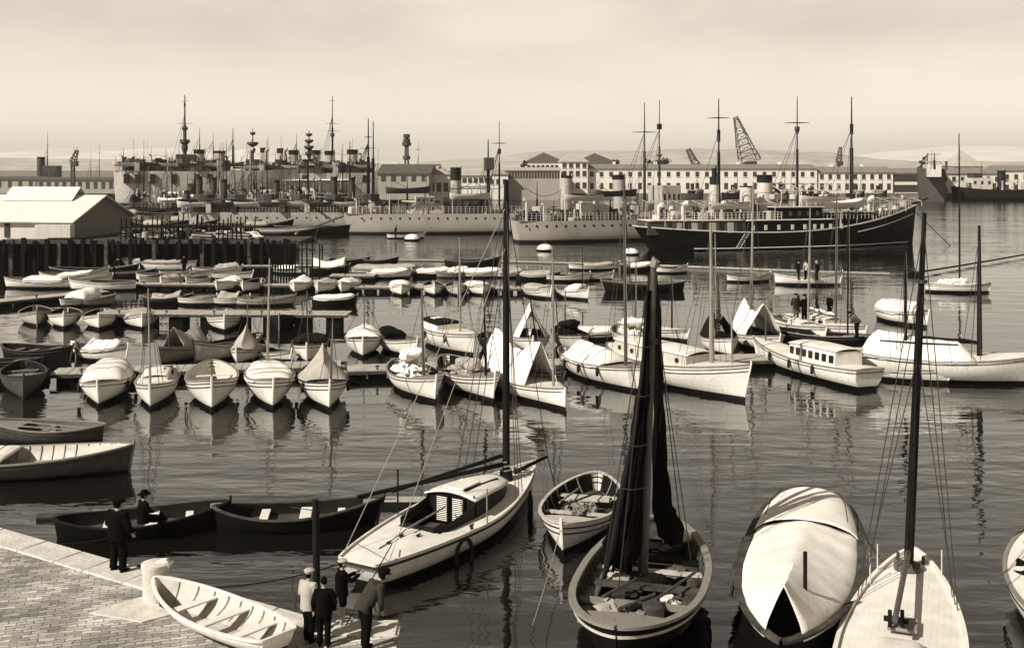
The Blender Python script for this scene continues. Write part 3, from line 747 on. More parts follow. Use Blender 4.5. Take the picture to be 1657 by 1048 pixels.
    def ports(s, px0, px1, n, dz=-.7, y=-1, r=.17, m='soot'):
        o0 = None
        for i in range(n):
            px = px0 + (px1 - px0) * i / max(1, n - 1); x = s.lx(px, -s.B * .45); t = x / s.L + .5
            if not .01 < t < .99: continue
            zr = s.h.sheer(t); k = (zr + dz + s.h.draft) / (zr + s.h.draft); q = s.h.pt(t, k, -1)
            if o0 is None:
                o0 = MB().path([(0, .05, 0), (0, -.04, 0)], r, 8).build('porthole', m, s.root); o = o0
            else: o = o0.copy(); col.objects.link(o)
            o.location = (q.x, q.y, q.z)
    def awning(s, px0, px1, ytop, wy=.8, m='navyw', ribs=True, h=.5, solid=False):
        x0, x1 = s.lx(px0), s.lx(px1); xm = (x0 + x1) / 2; z = s.z(ytop, xm); W = wy * s.B / 2; n = max(2, int((x1 - x0) / 2.2))
        mb = MB()
        mb.tube((x0, 0, z + h), (x1, 0, z + h), .06, n=5)
        for sd_ in (1, -1): mb.tube((x0, sd_ * W, z), (x1, sd_ * W, z), .05, n=5)
        for i in range(n + 1):
            x = x0 + (x1 - x0) * i / n
            for sd_ in (1, -1):
                mb.tube((x, sd_ * W, z), (x, 0, z + h), .045, n=4); mb.tube((x, sd_ * W, s.deckz(x) if s.deckz(x) < z else z - 2.2), (x, sd_ * W, z), .05, n=5)
        mb.build('awning_frame', m, s.root, smooth=False)
        if solid: MB().grid(lambda u, v: Vector((x0 + (x1 - x0) * u, W * (2 * v - 1), z + .08 + h * (1 - abs(2 * v - 1)) - .07 * math.sin(u * n * PI) ** 2)), n * 3, 8).build('awning', 'canvas', s.root, thick=.03)
    def clutter(s, px0, px1, n, zmax=1.4, mats=('navyl', 'navyd', 'soot', 'soot', 'canvasg', 'navyd', 'navyw'), z=None):
        x0, x1 = s.lx(px0), s.lx(px1); rr = s.rr
        for i in range(n):
            x = x0 + (x1 - x0) * rr.random(); t = min(.97, max(.03, x / s.L + .5)); y = (rr.random() * 1.5 - .85) * s.h.half(t) * .8
            zz = (s.deckz(x) if z is None else z) - .05; k = rr.random(); m = rr.choice(mats); h = zmax * (.35 + .65 * rr.random())
            if k < .3: MB().box((x, y, zz + h * .4), (.6 + rr.random() * 1.4, .5 + rr.random() * .8, h * .8), rr.random()).build('deck_locker', m, s.root, bev=.05)
            elif k < .5: MB().lathe((x, y, zz), [(.35, 0), (.28, h * .3), (.25, h * .8), (.4, h), (.1, h + .1)], 9).build('capstan', m, s.root)
            elif k < .7: MB().path([(x, y, zz), (x, y, zz + h), (x - .25, y, zz + h + .3), (x - .55, y, zz + h + .32)], [.16, .16, .24, .3], 9).build('ventilator', m, s.root)
            elif k < .85: MB().tube((x, y, zz), (x + rr.random() - .5, y, zz + h * 2.2), .06, .04, 5).build('stanchion', m, s.root)
            else:
                MB().path([(x, y, zz), (x, y, zz + h * .5), (x, y, zz + h * .52), (x, y, zz + h * .9)], [.5, .5, .12, .5], 10).build('cable_reel', m, s.root)

# ---------------------------------------------------------------- people
def person(label, loc, hd, h=1.70, coat='clothd', legs='clothd', hat='cap', hatm='clothd', lean=0, arms=None, feet=None, fingers=False, group=None, sit=0, short=False, shoe='clothd', look=0, bulk=1.0):
    k = h / 1.72; root = empty('person', loc, R(hd), label, 'person', group); root.scale = (k * bulk, k * bulk, k)
    hip = Vector((0, 0, .92 - sit * .42)); la = R(lean)
    def up(x, y, z): return hip + Vector((x * math.cos(la) + z * math.sin(la), y, z * math.cos(la) - x * math.sin(la)))
    ft = feet or ((.05, .1), (-.04, -.1))
    A = arms or (((.0, .27, .27), (.06, .28, .02)), ((.0, -.27, .27), (.06, -.28, .02)))
    body, coatb, leg, shoes = MB(), MB(), MB(), MB()
    head = up(.03 + .02 * lean / 40, 0, .70); fwd = Vector((math.cos(la * .5 + R(look)), 0, -math.sin(la * .5 + R(look))))
    body.path([up(0, 0, -.05), up(0, 0, .25), up(0, 0, .44), up(.0, 0, .50)], [.10, .11, .11, .05], 12, 1.0)
    body.path([up(0, 0, .48), up(.015, 0, .6)], [.06, .055], 10)
    body.ell(head, (.098, .078, .122), 14, 10); body.ell(head + fwd * .05 + Vector((0, 0, -.06)), (.055, .05, .055), 10, 8)
    body.ell(head + fwd * .105 + Vector((0, 0, -.015)), (.02, .014, .024), 6, 5)
    for sd_ in (1, -1):
        body.ell(head + Vector((0, sd_ * .08, -.01)), (.02, .012, .03), 6, 5)
        body.ell(head + fwd * .09 + Vector((0, sd_ * .03, .015)), (.012, .014, .01), 6, 5)
    for i, sd_ in enumerate((1, -1)):
        sh = up(0, sd_ * .185, .46); e, hn = [up(*q) for q in A[i]]
        body.path([up(0, sd_ * .06, .47), sh, sh.lerp(e, .5), e, e.lerp(hn, .5), hn], [.06, .062, .05, .042, .036, .026], 9)
        d = (hn - e).normalized(); pal = hn + d * .055
        sdv = d.cross(Vector((0, 1, 0)) if abs(d.y) < .8 else Vector((1, 0, 0))).normalized()
        body.path([hn, hn + d * .03, pal, pal + d * .03], [.024, .036, .038, .03], 8, .55)
        if fingers:
            for j in range(4):
                b0 = pal + d * .02 + sdv * (.027 - .018 * j); c_ = d.cross(sdv) * sd_ * -1; Lf = (.075, .085, .08, .062)[j]
                body.path([b0, b0 + d * Lf * .5 + c_ * .008, b0 + d * Lf * .85 + c_ * .03], [.0095, .009, .0075], 6)
            b0 = hn + d * .03 + sdv * .03; body.path([b0, b0 + sdv * .03 + d * .025, b0 + sdv * .035 + d * .06], [.011, .010, .008], 6)
        coatb.path([up(0, sd_ * .05, .46), sh + Vector((0, 0, .012)), sh.lerp(e, .5), e, e.lerp(hn, .5), e.lerp(hn, .93)], [.08, .088, .075, .066, .058, .05], 9)
        fx, fy = ft[i]; ank = Vector((fx, fy, .09)); hj = hip + Vector((0, sd_ * .09, 0))
        kn = (hj + ank) / 2 + Vector((.04 + sit * .35, 0, .02 + sit * .12))
        body.path([hj, hj.lerp(kn, .5), kn, kn.lerp(ank, .35), ank], [.095, .08, .055, .056, .038], 9)
        body.path([ank, ank + Vector((.03, 0, -.05)), ank + Vector((.16, 0, -.065))], [.038, .04, .028], 8)
        if short: leg.path([hj + Vector((0, 0, .04)), hj.lerp(kn, .5), kn + Vector((0, 0, .03))], [.115, .11, .095], 10)
        else: leg.path([hj + Vector((0, 0, .04)), hj.lerp(kn, .5), kn, kn.lerp(ank, .5), ank + Vector((0, 0, -.02))], [.115, .105, .085, .078, .075], 10)
        shoes.path([ank + Vector((-.05, 0, -.05)), ank + Vector((.03, 0, -.045)), ank + Vector((.12, 0, -.055)), ank + Vector((.2, 0, -.065))], [.035, .048, .045, .028], 8)
    leg.path([hip + Vector((0, 0, -.06)), hip + Vector((0, 0, .1))], [.15, .15], 12)
    coatb.path([up(0, 0, -.12), up(-.01, 0, .1), up(0, 0, .3), up(0, 0, .44), up(.0, 0, .515)], [.185, .165, .175, .165, .075], 14, 1.0)
    for j in range(len(coatb.v) - 70, len(coatb.v)):
        x, y, z = coatb.v[j]; coatb.v[j] = (x * 1.0, y * 1.16, z)
    far = not fingers
    for mb, n, m, vx in ((body, 'body', 'skin', .02 if far else .009), (coatb, 'jacket', coat, .026 if far else .018), (leg, 'shorts' if short else 'trousers', legs, .026 if far else .018), (shoes, 'shoes', shoe, .02 if far else .012)):
        o = mb.build(n, m, root, ang=180); md = o.modifiers.new('r', 'REMESH'); md.mode = 'VOXEL'; md.voxel_size = vx; md.use_smooth_shade = True
    top = head + Vector((0, 0, .05))
    hm = MB()
    if hat == 'cap': hm.lathe(top, [(.1, -.02), (.118, .015), (.125, .045), (.09, .075), (.02, .085)], 14, 1.12, .98); hm.path([top + fwd * .08 + Vector((0, 0, .0)), top + fwd * .17 + Vector((0, 0, -.012))], [.075, .05], 10, .18)
    elif hat == 'brim': hm.lathe(top, [(.19, -.012), (.19, .0), (.1, .012), (.095, .09), (.07, .11), (.01, .1)], 16, 1.1, 1)
    elif hat == 'beret': hm.ell(top + Vector((-.01, .01, .03)), (.14, .13, .05), 12, 7)
    else: hm.ell(head + Vector((-.018, 0, .03)), (.102, .088, .112), 12, 8, jit=.15)
    hm.build('hair' if hat == 'hair' else 'cap' if hat != 'brim' else 'hat', hatm, root)
    if fingers and hat != 'hair': MB().ell(head + Vector((-.03, 0, .0)), (.085, .082, .1), 12, 8).build('hair', 'clothd', root)
    MB().path([up(.01, 0, .5), up(.015, 0, .55)], [.075, .066], 10).build('collar', coat, root)
    return root
# ---------------------------------------------------------------- water, far shore, hills
def water():
    m = bpy.data.materials.new('harbour_water'); m.use_nodes = True
    t = m.node_tree; b = t.nodes['Principled BSDF']
    b.inputs['Base Color'].default_value = sep(.006)
    b.inputs['IOR'].default_value = 2.1
    tc = N(t, 'ShaderNodeTexCoord')
    def noise(sx_, sy_, det, ro=.5, rot=0):
        mp = N(t, 'ShaderNodeMapping'); mp.inputs['Scale'].default_value = (sx_, sy_, 1); mp.inputs['Rotation'].default_value = (0, 0, rot)
        t.links.new(tc.outputs['Object'], mp.inputs[0])
        n = N(t, 'ShaderNodeTexNoise'); n.inputs['Scale'].default_value = 1; n.inputs['Detail'].default_value = det; n.inputs['Roughness'].default_value = ro
        t.links.new(mp.outputs[0], n.inputs['Vector']); return n
    n1 = noise(.5, 1.15, 3, .5, .12)       # small ripples
    n2 = noise(.17, .42, 2, .5, -.1)         # long gentle swell
    n3 = noise(.035, .09, 3, .6, .2)        # patches of wind and calm
    # the basin is sheltered between the pontoons and ruffled beyond the floating boom and along the quay
    sp = N(t, 'ShaderNodeSeparateXYZ'); t.links.new(tc.outputs['Object'], sp.inputs[0])
    calm = N(t, 'ShaderNodeValToRGB'); cr_ = calm.color_ramp
    dv = N(t, 'ShaderNodeMath', operation='DIVIDE'); dv.inputs[1].default_value = 200; t.links.new(sp.outputs[1], dv.inputs[0])
    t.links.new(dv.outputs[0], calm.inputs[0])
    cr_.elements[0].position = .12; cr_.elements[0].color = (1.3,) * 3 + (1,)
    cr_.elements[1].position = 1; cr_.elements[1].color = (1.4,) * 3 + (1,)
    for p_, v_ in ((.24, 1.0), (.33, .4), (.46, .3), (.54, .6), (.64, 1.3), (.8, 1.6)):
        e = cr_.elements.new(p_); e.color = (v_, v_, v_, 1)
    mr = N(t, 'ShaderNodeMapRange'); mr.inputs['From Min'].default_value = .35; mr.inputs['From Max'].default_value = .65; mr.inputs['To Min'].default_value = .12; mr.inputs['To Max'].default_value = 1.35
    t.links.new(n3.outputs[0], mr.inputs[0])
    a = N(t, 'ShaderNodeMath', operation='MULTIPLY'); t.links.new(n1.outputs[0], a.inputs[0]); t.links.new(mr.outputs[0], a.inputs[1])
    a2 = N(t, 'ShaderNodeMath', operation='MULTIPLY'); t.links.new(a.outputs[0], a2.inputs[0]); t.links.new(calm.outputs[0], a2.inputs[1])
    c = N(t, 'ShaderNodeMath', operation='MULTIPLY'); t.links.new(n2.outputs[0], c.inputs[0]); c.inputs[1].default_value = 1.15
    s_ = N(t, 'ShaderNodeMath', operation='ADD'); t.links.new(a2.outputs[0], s_.inputs[0]); t.links.new(c.outputs[0], s_.inputs[1])
    rg = N(t, 'ShaderNodeMapRange'); rg.inputs['From Min'].default_value = .3; rg.inputs['From Max'].default_value = 1.2; rg.inputs['To Min'].default_value = .035; rg.inputs['To Max'].default_value = .13
    t.links.new(dv.outputs[0], rg.inputs[0]); t.links.new(rg.outputs[0], b.inputs['Roughness'])
    bp = N(t, 'ShaderNodeBump'); bp.inputs['Strength'].default_value = 1; bp.inputs['Distance'].default_value = .05
    t.links.new(s_.outputs[0], bp.inputs['Height']); t.links.new(bp.outputs[0], b.inputs['Normal'])
    M['water'] = m
    tag(MB().grid(lambda u, v: Vector((-4000 + 8000 * u, -60 + 4200 * v, 0)), 8, 8).build('water', 'water', smooth=False), kind='structure')
water()
tag(MB().box((0, 2300, -.4), (7600, 3900, 3.2)).build('ground', 'land', smooth=False), kind='structure')       # the land behind the far quay, from 350 m on
def ridge(name, m, d, pts, depth, seed, rough=.12):
    X = [xat(p[0], d) for p in pts]; Z = [zat(p[1], d) for p in pts]
    def hz(x):
        if x <= X[0]: return Z[0]
        for i in range(len(X) - 1):
            if x <= X[i + 1]:
                k = (x - X[i]) / (X[i + 1] - X[i]); k = k * k * (3 - 2 * k); return Z[i] * (1 - k) + Z[i + 1] * k
        return Z[-1]
    def g(u, v):
        x = X[0] + (X[-1] - X[0]) * u; h = hz(x) - 1
        f = math.sin(PI * v) ** .8
        return Vector((x, d - depth / 2 + depth * v, 1 + h * f * (1 + rough * mnoise.fractal(Vector((x / depth * 6 + seed, v * 3, seed)), 1, 2, 5))))
    tag(MB().grid(g, 160, 14).build(name, m), kind='structure')
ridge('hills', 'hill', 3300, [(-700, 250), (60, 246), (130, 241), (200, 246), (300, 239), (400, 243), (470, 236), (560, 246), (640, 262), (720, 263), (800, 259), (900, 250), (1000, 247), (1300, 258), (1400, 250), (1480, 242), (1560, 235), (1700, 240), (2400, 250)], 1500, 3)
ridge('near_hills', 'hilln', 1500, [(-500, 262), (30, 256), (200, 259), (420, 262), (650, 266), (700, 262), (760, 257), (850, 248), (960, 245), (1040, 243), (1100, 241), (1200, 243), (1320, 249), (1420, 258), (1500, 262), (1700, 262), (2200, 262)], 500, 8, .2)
tag(MB().box((60, 345, .3), (560, 30, 2.6)).build('far_quay', 'masonry', smooth=False), kind='structure')

# ---------------------------------------------------------------- arsenal buildings on the far quay
def house(name, label, px0, px1, yeave, ybase, d, depth, roof='gable', yr=None, wall='stucco', rm='tile', rows=(), ncol=8, dz0=None, cat='building', group=None, chim=0, rotz=0, ww=1.1, wh=1.5, arches=0):
    x0, x1 = xat(px0, d), xat(px1, d); z0 = zat(ybase, d); ze = zat(yeave, d); zr = zat(yr if yr else yeave - 8, d)
    r = empty(name, ((x0 + x1) / 2, d + depth / 2, z0), rotz, label, cat, group); W = x1 - x0; h = ze - z0; hr = zr - ze
    MB().box((0, 0, h / 2 - .5), (W, depth, h + 1)).build('wall', wall, r, smooth=False)
    MB().box((0, -depth / 2 - .08, h - .25), (W + .3, .2, .35)).build('cornice', wall, r, smooth=False)
    o = .5; a, b = W / 2 + o, depth / 2 + o; mb = MB(); e = .05
    if roof == 'gable': mb.add([(-a, -b, h), (a, -b, h), (a, b, h), (-a, b, h), (-a, 0, h + hr), (a, 0, h + hr)], [(0, 1, 5, 4), (2, 3, 4, 5), (0, 4, 3), (1, 2, 5), (0, 3, 2, 1)])
    elif roof == 'gablex': mb.add([(-a, -b, h), (a, -b, h), (a, b, h), (-a, b, h), (0, -b, h + hr), (0, b, h + hr)], [(0, 1, 4), (2, 3, 5), (0, 4, 5, 3), (1, 2, 5, 4), (0, 3, 2, 1)])
    elif roof == 'hip':
        q = max(0, a - b * 1.1); mb.add([(-a, -b, h), (a, -b, h), (a, b, h), (-a, b, h), (-q, 0, h + hr), (q, 0, h + hr)], [(0, 1, 5, 4), (2, 3, 4, 5), (0, 4, 3), (1, 2, 5), (0, 3, 2, 1)])
    elif roof == 'pyramid': mb.add([(-a, -b, h), (a, -b, h), (a, b, h), (-a, b, h), (0, 0, h + hr)], [(0, 1, 4), (1, 2, 4), (2, 3, 4), (3, 0, 4), (0, 3, 2, 1)])
    else: mb.box((0, 0, h + .2), (2 * a, 2 * b, .4))
    ro = mb.build('roof', rm, r, smooth=False)
    if roof == 'gablex': MB().add([(-W / 2, -depth / 2 - .02, h), (W / 2, -depth / 2 - .02, h), (0, -depth / 2 - .02, h + hr * .93)], [(0, 1, 2)]).build('gable', wall, r)
    for k in range(chim): MB().box((-W / 2 + W * (k + .7) / (chim + .4), depth * .1, h + hr * .7), (.9, .9, 2.4)).build('chimney', wall, ro, smooth=False)
    for (yy, hh, kk) in rows:
        zz = zat(yy, d) - z0
        for c in range(ncol):
            xx = -W / 2 + W * (c + .5) / ncol
            f = MB().box((xx, -depth / 2 - .02, zz), (ww, .1, hh)).build('window', 'window', r, smooth=False)
            if kk: MB().box((xx, -depth / 2 - .10, zz - hh / 2 - .08), (ww + .3, .12, .14)).build('sill', wall, f, smooth=False)
    return r
D = 335
house('arsenal_building', 'long white two storey building with tiled roof right of the gabled central block', 950, 1322, 273, 321, D, 16, 'gable', 266, rows=((282, 1.5, 1), (301, 1.9, 0)), ncol=24, chim=5)
house('arsenal_building', 'lower white two storey wing with pale roof behind the bow of the black steamer', 1323, 1445, 279, 321, D + .5, 15, 'gable', 270, rows=((286, 1.5, 1), (302, 1.9, 0)), ncol=9, chim=2)
house('arsenal_building', 'white wing with an open upper gallery right of the black steamer', 1446, 1494, 280, 321, D + 1, 14, 'gable', 272, rows=((288, 2.2, 0), (305, 2.2, 0)), ncol=4, ww=2.2)
house('arsenal_building', 'white wing with small windows between the two dark moored ships', 1495, 1620, 281, 321, D + .5, 14, 'gable', 272, rows=((290, 1.5, 1), (307, 1.6, 1)), ncol=9)
house('pavilion', 'square white pavilion with steep pale pyramid roof and wide doors far right', 1542, 1591, 269, 300, D + 12, 10, 'pyramid', 243, rm='tilel', rows=((277, 2.6, 0),), ncol=3, ww=1.6)
house('arsenal_building', 'far white building at the right edge behind the last dark ship', 1622, 1800, 276, 321, D + 2, 14, 'gable', 268, rows=((286, 1.5, 1), (303, 1.6, 1)), ncol=12)
house('gatehouse', 'tall white gabled central block with steep pale roof', 908, 951, 262, 321, D - 2, 18, 'pyramid', 244, rm='tilel', rows=((268, 1.5, 1), (281, 1.7, 1), (300, 1.8, 1)), ncol=4, ww=1.2)
house('warehouse', 'large dark hipped roof warehouse left of the white central block', 852, 912, 262, 300, D + 40, 34, 'hip', 246, wall='stucco', rm='slate', rows=((270, 1.2, 0),), ncol=8)
house('warehouse', 'large dark hipped roof hall behind the long white building', 936, 1000, 264, 300, D + 42, 34, 'hip', 247, wall='stucco', rm='slate')
house('warehouse', 'long low arcaded shed with many dark bays beside the central block', 818, 906, 276, 321, D - 14, 12, 'gable', 271, wall='stuccog', rm='tilel', rows=((284, 1.6, 0),), ncol=19, ww=.55)
house('warehouse', 'grey sloping roof store behind the moored destroyers', 612, 694, 281, 316, 262, 24, 'gable', 266, wall='stuccog', rm='slate', rows=((288, 1.6, 0),), ncol=5)
house('warehouse', 'pale long low roof shed behind the lattice tower', 640, 706, 274, 300, 330, 20, 'gable', 264, wall='stucco', rm='tilel')
house('harbour_house', 'white house with three arched openings and hipped roof left of the dark funnel', 694, 727, 282, 318, 275, 12, 'hip', 273, rm='tilel', rows=((303, 2.2, 0),), ncol=3)
house('harbour_house', 'low white house with a pale roof right of the dark topped funnel', 738, 792, 284, 318, 300, 12, 'gable', 275, rm='tilel', rows=((292, 1.3, 0),), ncol=6)
house('harbour_house', 'small white gabled house at the end of the low arcaded shed', 790, 822, 282, 321, 318, 10, 'gablex', 273, rm='tilel', rows=((294, 1.5, 1),), ncol=3)
house('warehouse', 'low grey walled naval store with dark doors behind the warships on the left', 60, 186, 291, 318, 330, 14, 'gable', 287, wall='stuccog', rm='slate', rows=((300, 2, 0),), ncol=10)
house('warehouse', 'low grey store far left beyond the pale roofed shed', -60, 58, 290, 318, 335, 14, 'gable', 286, wall='stuccog', rm='slate', rows=((298, 2, 0),), ncol=7)

def tree(label, px, ytop, wpx, d, zb=1.2, n=900, seed=1, group=None):
    x = xat(px, d); h = zat(ytop, d) - zb; r = wpx / 2 * d / FOC
    root = empty('tree', (x, d, zb), 0, label, 'tree', group); rr = random.Random(seed)
    tr_ = MB().path([(0, 0, 0), (.1, 0, h * .3), (-.1, .1, h * .55), (.1, 0, h * .8)], [.32, .25, .18, .08], 8)
    for k in range(7):
        a = k * 2.4; tr_.path([(0, 0, h * (.35 + .05 * k)), (math.cos(a) * r * .6, math.sin(a) * r * .6, h * (.55 + .05 * k))], [.12, .04], 5)
    tr_.build('trunk', 'bark', root)
    mb = MB(); cl = [(Vector((rr.gauss(0, .45) * r, rr.gauss(0, .45) * r, h * (.62 + .3 * rr.random()))), r * (.22 + .25 * rr.random())) for _ in range(16)]
    for _ in range(n):
        c, q = rr.choice(cl); p = c + Vector((rr.gauss(0, 1), rr.gauss(0, 1), rr.gauss(0, .7))) * q * .6
        a, b = Vector((rr.gauss(0, 1), rr.gauss(0, 1), rr.gauss(0, 1))).normalized() * .32, Vector((rr.gauss(0, 1), rr.gauss(0, 1), rr.gauss(0, 1))).normalized() * .25
        mb.add([p - a, p + b, p + a, p - b], [(0, 1, 2, 3)])
    mb.build('crown', 'leaf', root, smooth=False)
tree('dark round tree rising behind the mast of the second destroyer', 1070, 251, 24, 350, seed=2)
tree('small dark tree at the left end of the warehouse roof', 848, 257, 9, 360, n=400, seed=3)
tree('dark tree beside the right end of the hipped hall roof', 996, 255, 14, 355, n=500, seed=4)

# ---------------------------------------------------------------- cranes, lattice tower
def lattice(mb, a, b, w0, w1, n, r=.12, cross=True):
    a, b = Vector(a), Vector(b); u, v = frame_of(b - a)
    P = []
    for i in range(n + 1):
        k = i / n; c = a.lerp(b, k); w_ = w0 * (1 - k) + w1 * k
        P.append([c + (u * x + v * y) * w_ / 2 for x, y in ((-1, -1), (1, -1), (1, 1), (-1, 1))])
    for i in range(n):
        for j in range(4):
            mb.tube(P[i][j], P[i + 1][j], r, n=4)
            if cross:
                mb.tube(P[i][j], P[i + 1][(j + 1) % 4], r * .6, n=3); mb.tube(P[i][j], P[i][(j + 1) % 4], r * .6, n=3)
    return mb
def crane(label, pxb, pyb, pxt, pyt, d, w0=2.6, w1=.8, n=9, name='derrick_crane', r=.16, back=None):
    x0, z0, x1, z1 = xat(pxb, d), zat(pyb, d), xat(pxt, d), zat(pyt, d)
    root = empty(name, (x0, d, 1.5), 0, label, 'crane'); h0 = z0 - 1.5
    lattice(MB(), (0, 0, h0), (x1 - x0, 0, z1 - 1.5), w0, w1, n, r).build('jib', 'steel', root, smooth=False)
    lattice(MB(), (0, 0, 0), (0, 0, h0), w0 * .6, w0 * .5, 5, .14).build('tower', 'steel', root, smooth=False)
    MB().box((.4, 0, h0 - .5), (1.2 + w0 * .4, 1.6, 1.4)).build('cab', 'navyd', root, bev=.1)
    MB().tube((w0 * .6, 0, h0 + 1.4), (x1 - x0, 0, z1 - 1.5), .07, n=4).tube((x1 - x0, 0, z1 - 1.5), (x1 - x0, 0, h0 + 4), .05, n=4).build('hoist_cable', 'rigwire', root)
    return root
crane('tall lattice derrick crane leaning left above the arsenal roof', 1213, 262, 1190, 189, 352, 6.0, 1.0, 8, r=.17)
crane('short lattice crane jib rising left of the steamer mast', 1131, 277, 1113, 241, 345, 2.2, 1.0, 6, r=.2)
crane('slender forked crane jib above the roof left of the steamer foremast', 1357, 262, 1360, 238, 360, 1.6, .6, 5, r=.14)
crane('small dock crane far left behind the funnel of the dark tug', 118, 262, 125, 243, 300, 1.4, .6, 4, r=.12)

# ---------------------------------------------------------------- warships
A = Ship('destroyer', 'pale grey destroyer moored stern on in the middle with a white gun house', 565, 378, 8.5, 84, 8.6, 3.1, 4.6, 3.15, 'navy', 'warship')
A.ports(592, 830, 17); A.rail(566, 835, posts=40)
A.gun(690, None, 3.8, 180, 1.35, m='navyw'); A.block('deck_house', 668, 716, 331, None, .5, 'navyl', win=4)
A.block('wheel_house', 672, 702, 318, 331, .4, 'navyw', win=3)
A.funnel(737, 271, 16, 'navyl', cap=.28); A.block('deck_house', 716, 790, 318, None, .35, 'navyd', win=6)
A.awning(728, 792, 305, .6, 'navyd', h=.3); A.mast(790, 226, .3, yards=((262, 14),), tops=((272, 12, 5), (286, 13, 6)), ybot=340, m='mastd', lean=0)
A.mast(808, 196, .16, yards=((232, 26),), boxes=((245, 5, 8),), m='mastd'); A.block('control_top', 784, 798, 255, 275, .25, 'navyd')
A.vent(793, 318, 9); A.vent(601, 325, 6); A.vent(577, 322, 5); A.clutter(570, 835, 56, 1.5)
A.lifeboat(660, 313, 6.5, m='navyd'); A.lifeboat(760, 322, 6)
B = Ship('destroyer', 'grey destroyer with two raked white funnels moored beside the black steamer', 836, 392, 22, 58, 8.2, 2.95, 4.4, 3.0, 'navy', 'warship')
B.ports(850, 1032, 14); B.rail(838, 1040, posts=34)
B.funnel(914, 284, 18, 'navyl', cap=.06, rake=.04); B.funnel(1004, 283, 20, 'navyl', cap=.1, rake=-.06)
B.block('bridge', 930, 975, 329, None, .5, 'navyw', win=0); B.block('chart_house', 934, 968, 318, 328, .4, 'navyl', win=4)
B.block('deck_house', 898, 990, 338, None, .35, 'navyd', win=8)
B.gun(872, None, 3.2, 180, 1.0); B.gun(1024, None, 3.2, 160, 1.0); B.vent(852, 322, 8); B.vent(962, 318, 9); B.vent(880, 330, 6)
B.mast(1043, 166, .22, yards=((214, 40),), m='mastd', ybot=340); B.mast(1067, 162, .18, tops=((250, 9, 4),), boxes=((205, 6, 9),), m='mastd', ybot=330)
B.lifeboat(997, 318, 6.2, m='navyd'); B.lifeboat(946, 325, 6); B.clutter(842, 1036, 60, 1.5)
B.awning(1000, 1040, 330, .6); B.block('deck_house', 1060, 1090, 300, None, .5, 'navyl', win=4)
E = Ship('destroyer', 'long low grey warship lying behind the timber pier on the left', 300, 367, 2, 84, 8.4, 2.6, 3.6, 2.6, 'navyd' if 0 else 'navy', 'warship')
E.ports(386, 560, 12, -.9); E.rail(302, 560, posts=50); E.clutter(310, 620, 110, 2.6)
E.block('deck_house', 470, 512, 341, None, .5, 'navyw', win=6, roof='navyw'); E.block('deck_house', 385, 420, 322, None, .5, 'navyl', win=4); E.block('deck_house', 524, 560, 333, None, .5, 'navyw', win=4)
for q in (322, 345, 362, 447, 540, 569): E.funnel(q, 285 + (q % 7), 9, 'navyd', cap=.1, sx=1)
E.awning(505, 565, 318, .7, 'navyl'); E.lifeboat(470, 333, 6.5); E.lifeboat(420, 335, 6); E.vent(496, 305, 9); E.vent(509, 306, 9); E.vent(408, 312, 7)
E.gun(445, None, 3.5, 180, 1.1); E.mast(357, 250, .25, yards=((300, 20),), m='mastl'); E.mast(596, 192, .3, m='mastd', rig=3, yards=((240, 26), (222, 14)), ybot=330); E.mast(604, 196, .26, m='mastd', rig=0, ybot=330)
E.mast(566, 228, .2, m='mastd', rig=1)
F1 = Ship('battleship', 'old battleship with pale hull and tall topped mast on the left', 188, 331, 17, 52, 17, 8.6, 9.5, 8.8, 'navyp', 'warship', deckm='navyl')
for q in (206, 224, 248, 282, 318, 338): F1.block('casemate', q - 4, q + 4, 281, 296, 1.0, 'soot')
F1.rail(190, 340, m='navyd'); F1.turret(261, 259, 17, 'navyd', 180); F1.block('superstructure', 275, 372, 262, None, .6, 'navyl', win=14, roof='navyd'); F1.block('bridge', 284, 316, 250, 262, .5, 'navyd', win=6)
F1.mast(299, 154, .5, yards=((200, 28), (164, 12)), tops=((226, 16, 9), (235, 10, 14), (206, 10, 6)), ybot=262, m='navyd', boxes=((170, 3, 6),)); F1.funnel(322, 242, 17, 'navyl', ybot=285, cap=.16); F1.funnel(355, 244, 19, 'navyl', ybot=285, cap=.1)
F1.mast(323, 208, .2, m='mastm', ybot=262); F1.mast(377, 207, .3, m='mastd', ybot=270); F1.mast(345, 215, .15, m='mastd', ybot=262); F1.vent(305, 258, 10); F1.clutter(195, 370, 50, 4, ('navyd', 'soot', 'navyl', 'soot')); F1.gun(224, None, 5, 200, 1.6)
F2 = Ship('battleship', 'broad cruiser with five dark capped funnels beneath a large pale awning', 393, 328, 14, 54, 17, 8.0, 9, 8, 'navyp', 'warship', deckm='navyl')
F2.turret(409, 265, 24, 'navyd', 190); F2.turret(470, 262, 20, 'navyw', 180)
for q, t_, w__ in ((427, 239, 12), (455, 240, 14), (475, 243, 16), (510, 243, 16), (533, 244, 15), (570, 242, 17)): F2.funnel(q, t_, w__, 'navyl', ybot=285, cap=.18)
F2.block('superstructure', 420, 600, 272, None, .55, 'navyl', win=20, roof='navyd'); F2.block('bridge', 398, 420, 258, 270, .5, 'navyd', win=4)
F2.mast(409, 208, .35, tops=((230, 18, 7), (214, 9, 5), (240, 9, 8)), ybot=265, m='navyd'); F2.mast(500, 212, .45, tops=((216, 11, 5), (226, 14, 6), (236, 16, 6), (246, 12, 8)), m='navyd', ybot=270, tripod=.6)
F2.mast(538, 155, .3, yards=((200, 24), (212, 20), (163, 9)), tops=((216, 7, 7),), m='mastd', ybot=270); F2.mast(480, 216, .2, m='mastm', ybot=270); F2.rail(395, 560, m='navyd'); F2.clutter(400, 600, 70, 5, ('navyd', 'soot', 'navyl', 'soot'))
for q in (405, 430, 460): F2.vent(q, 240, 7, 'navyl', 0, y=-4)
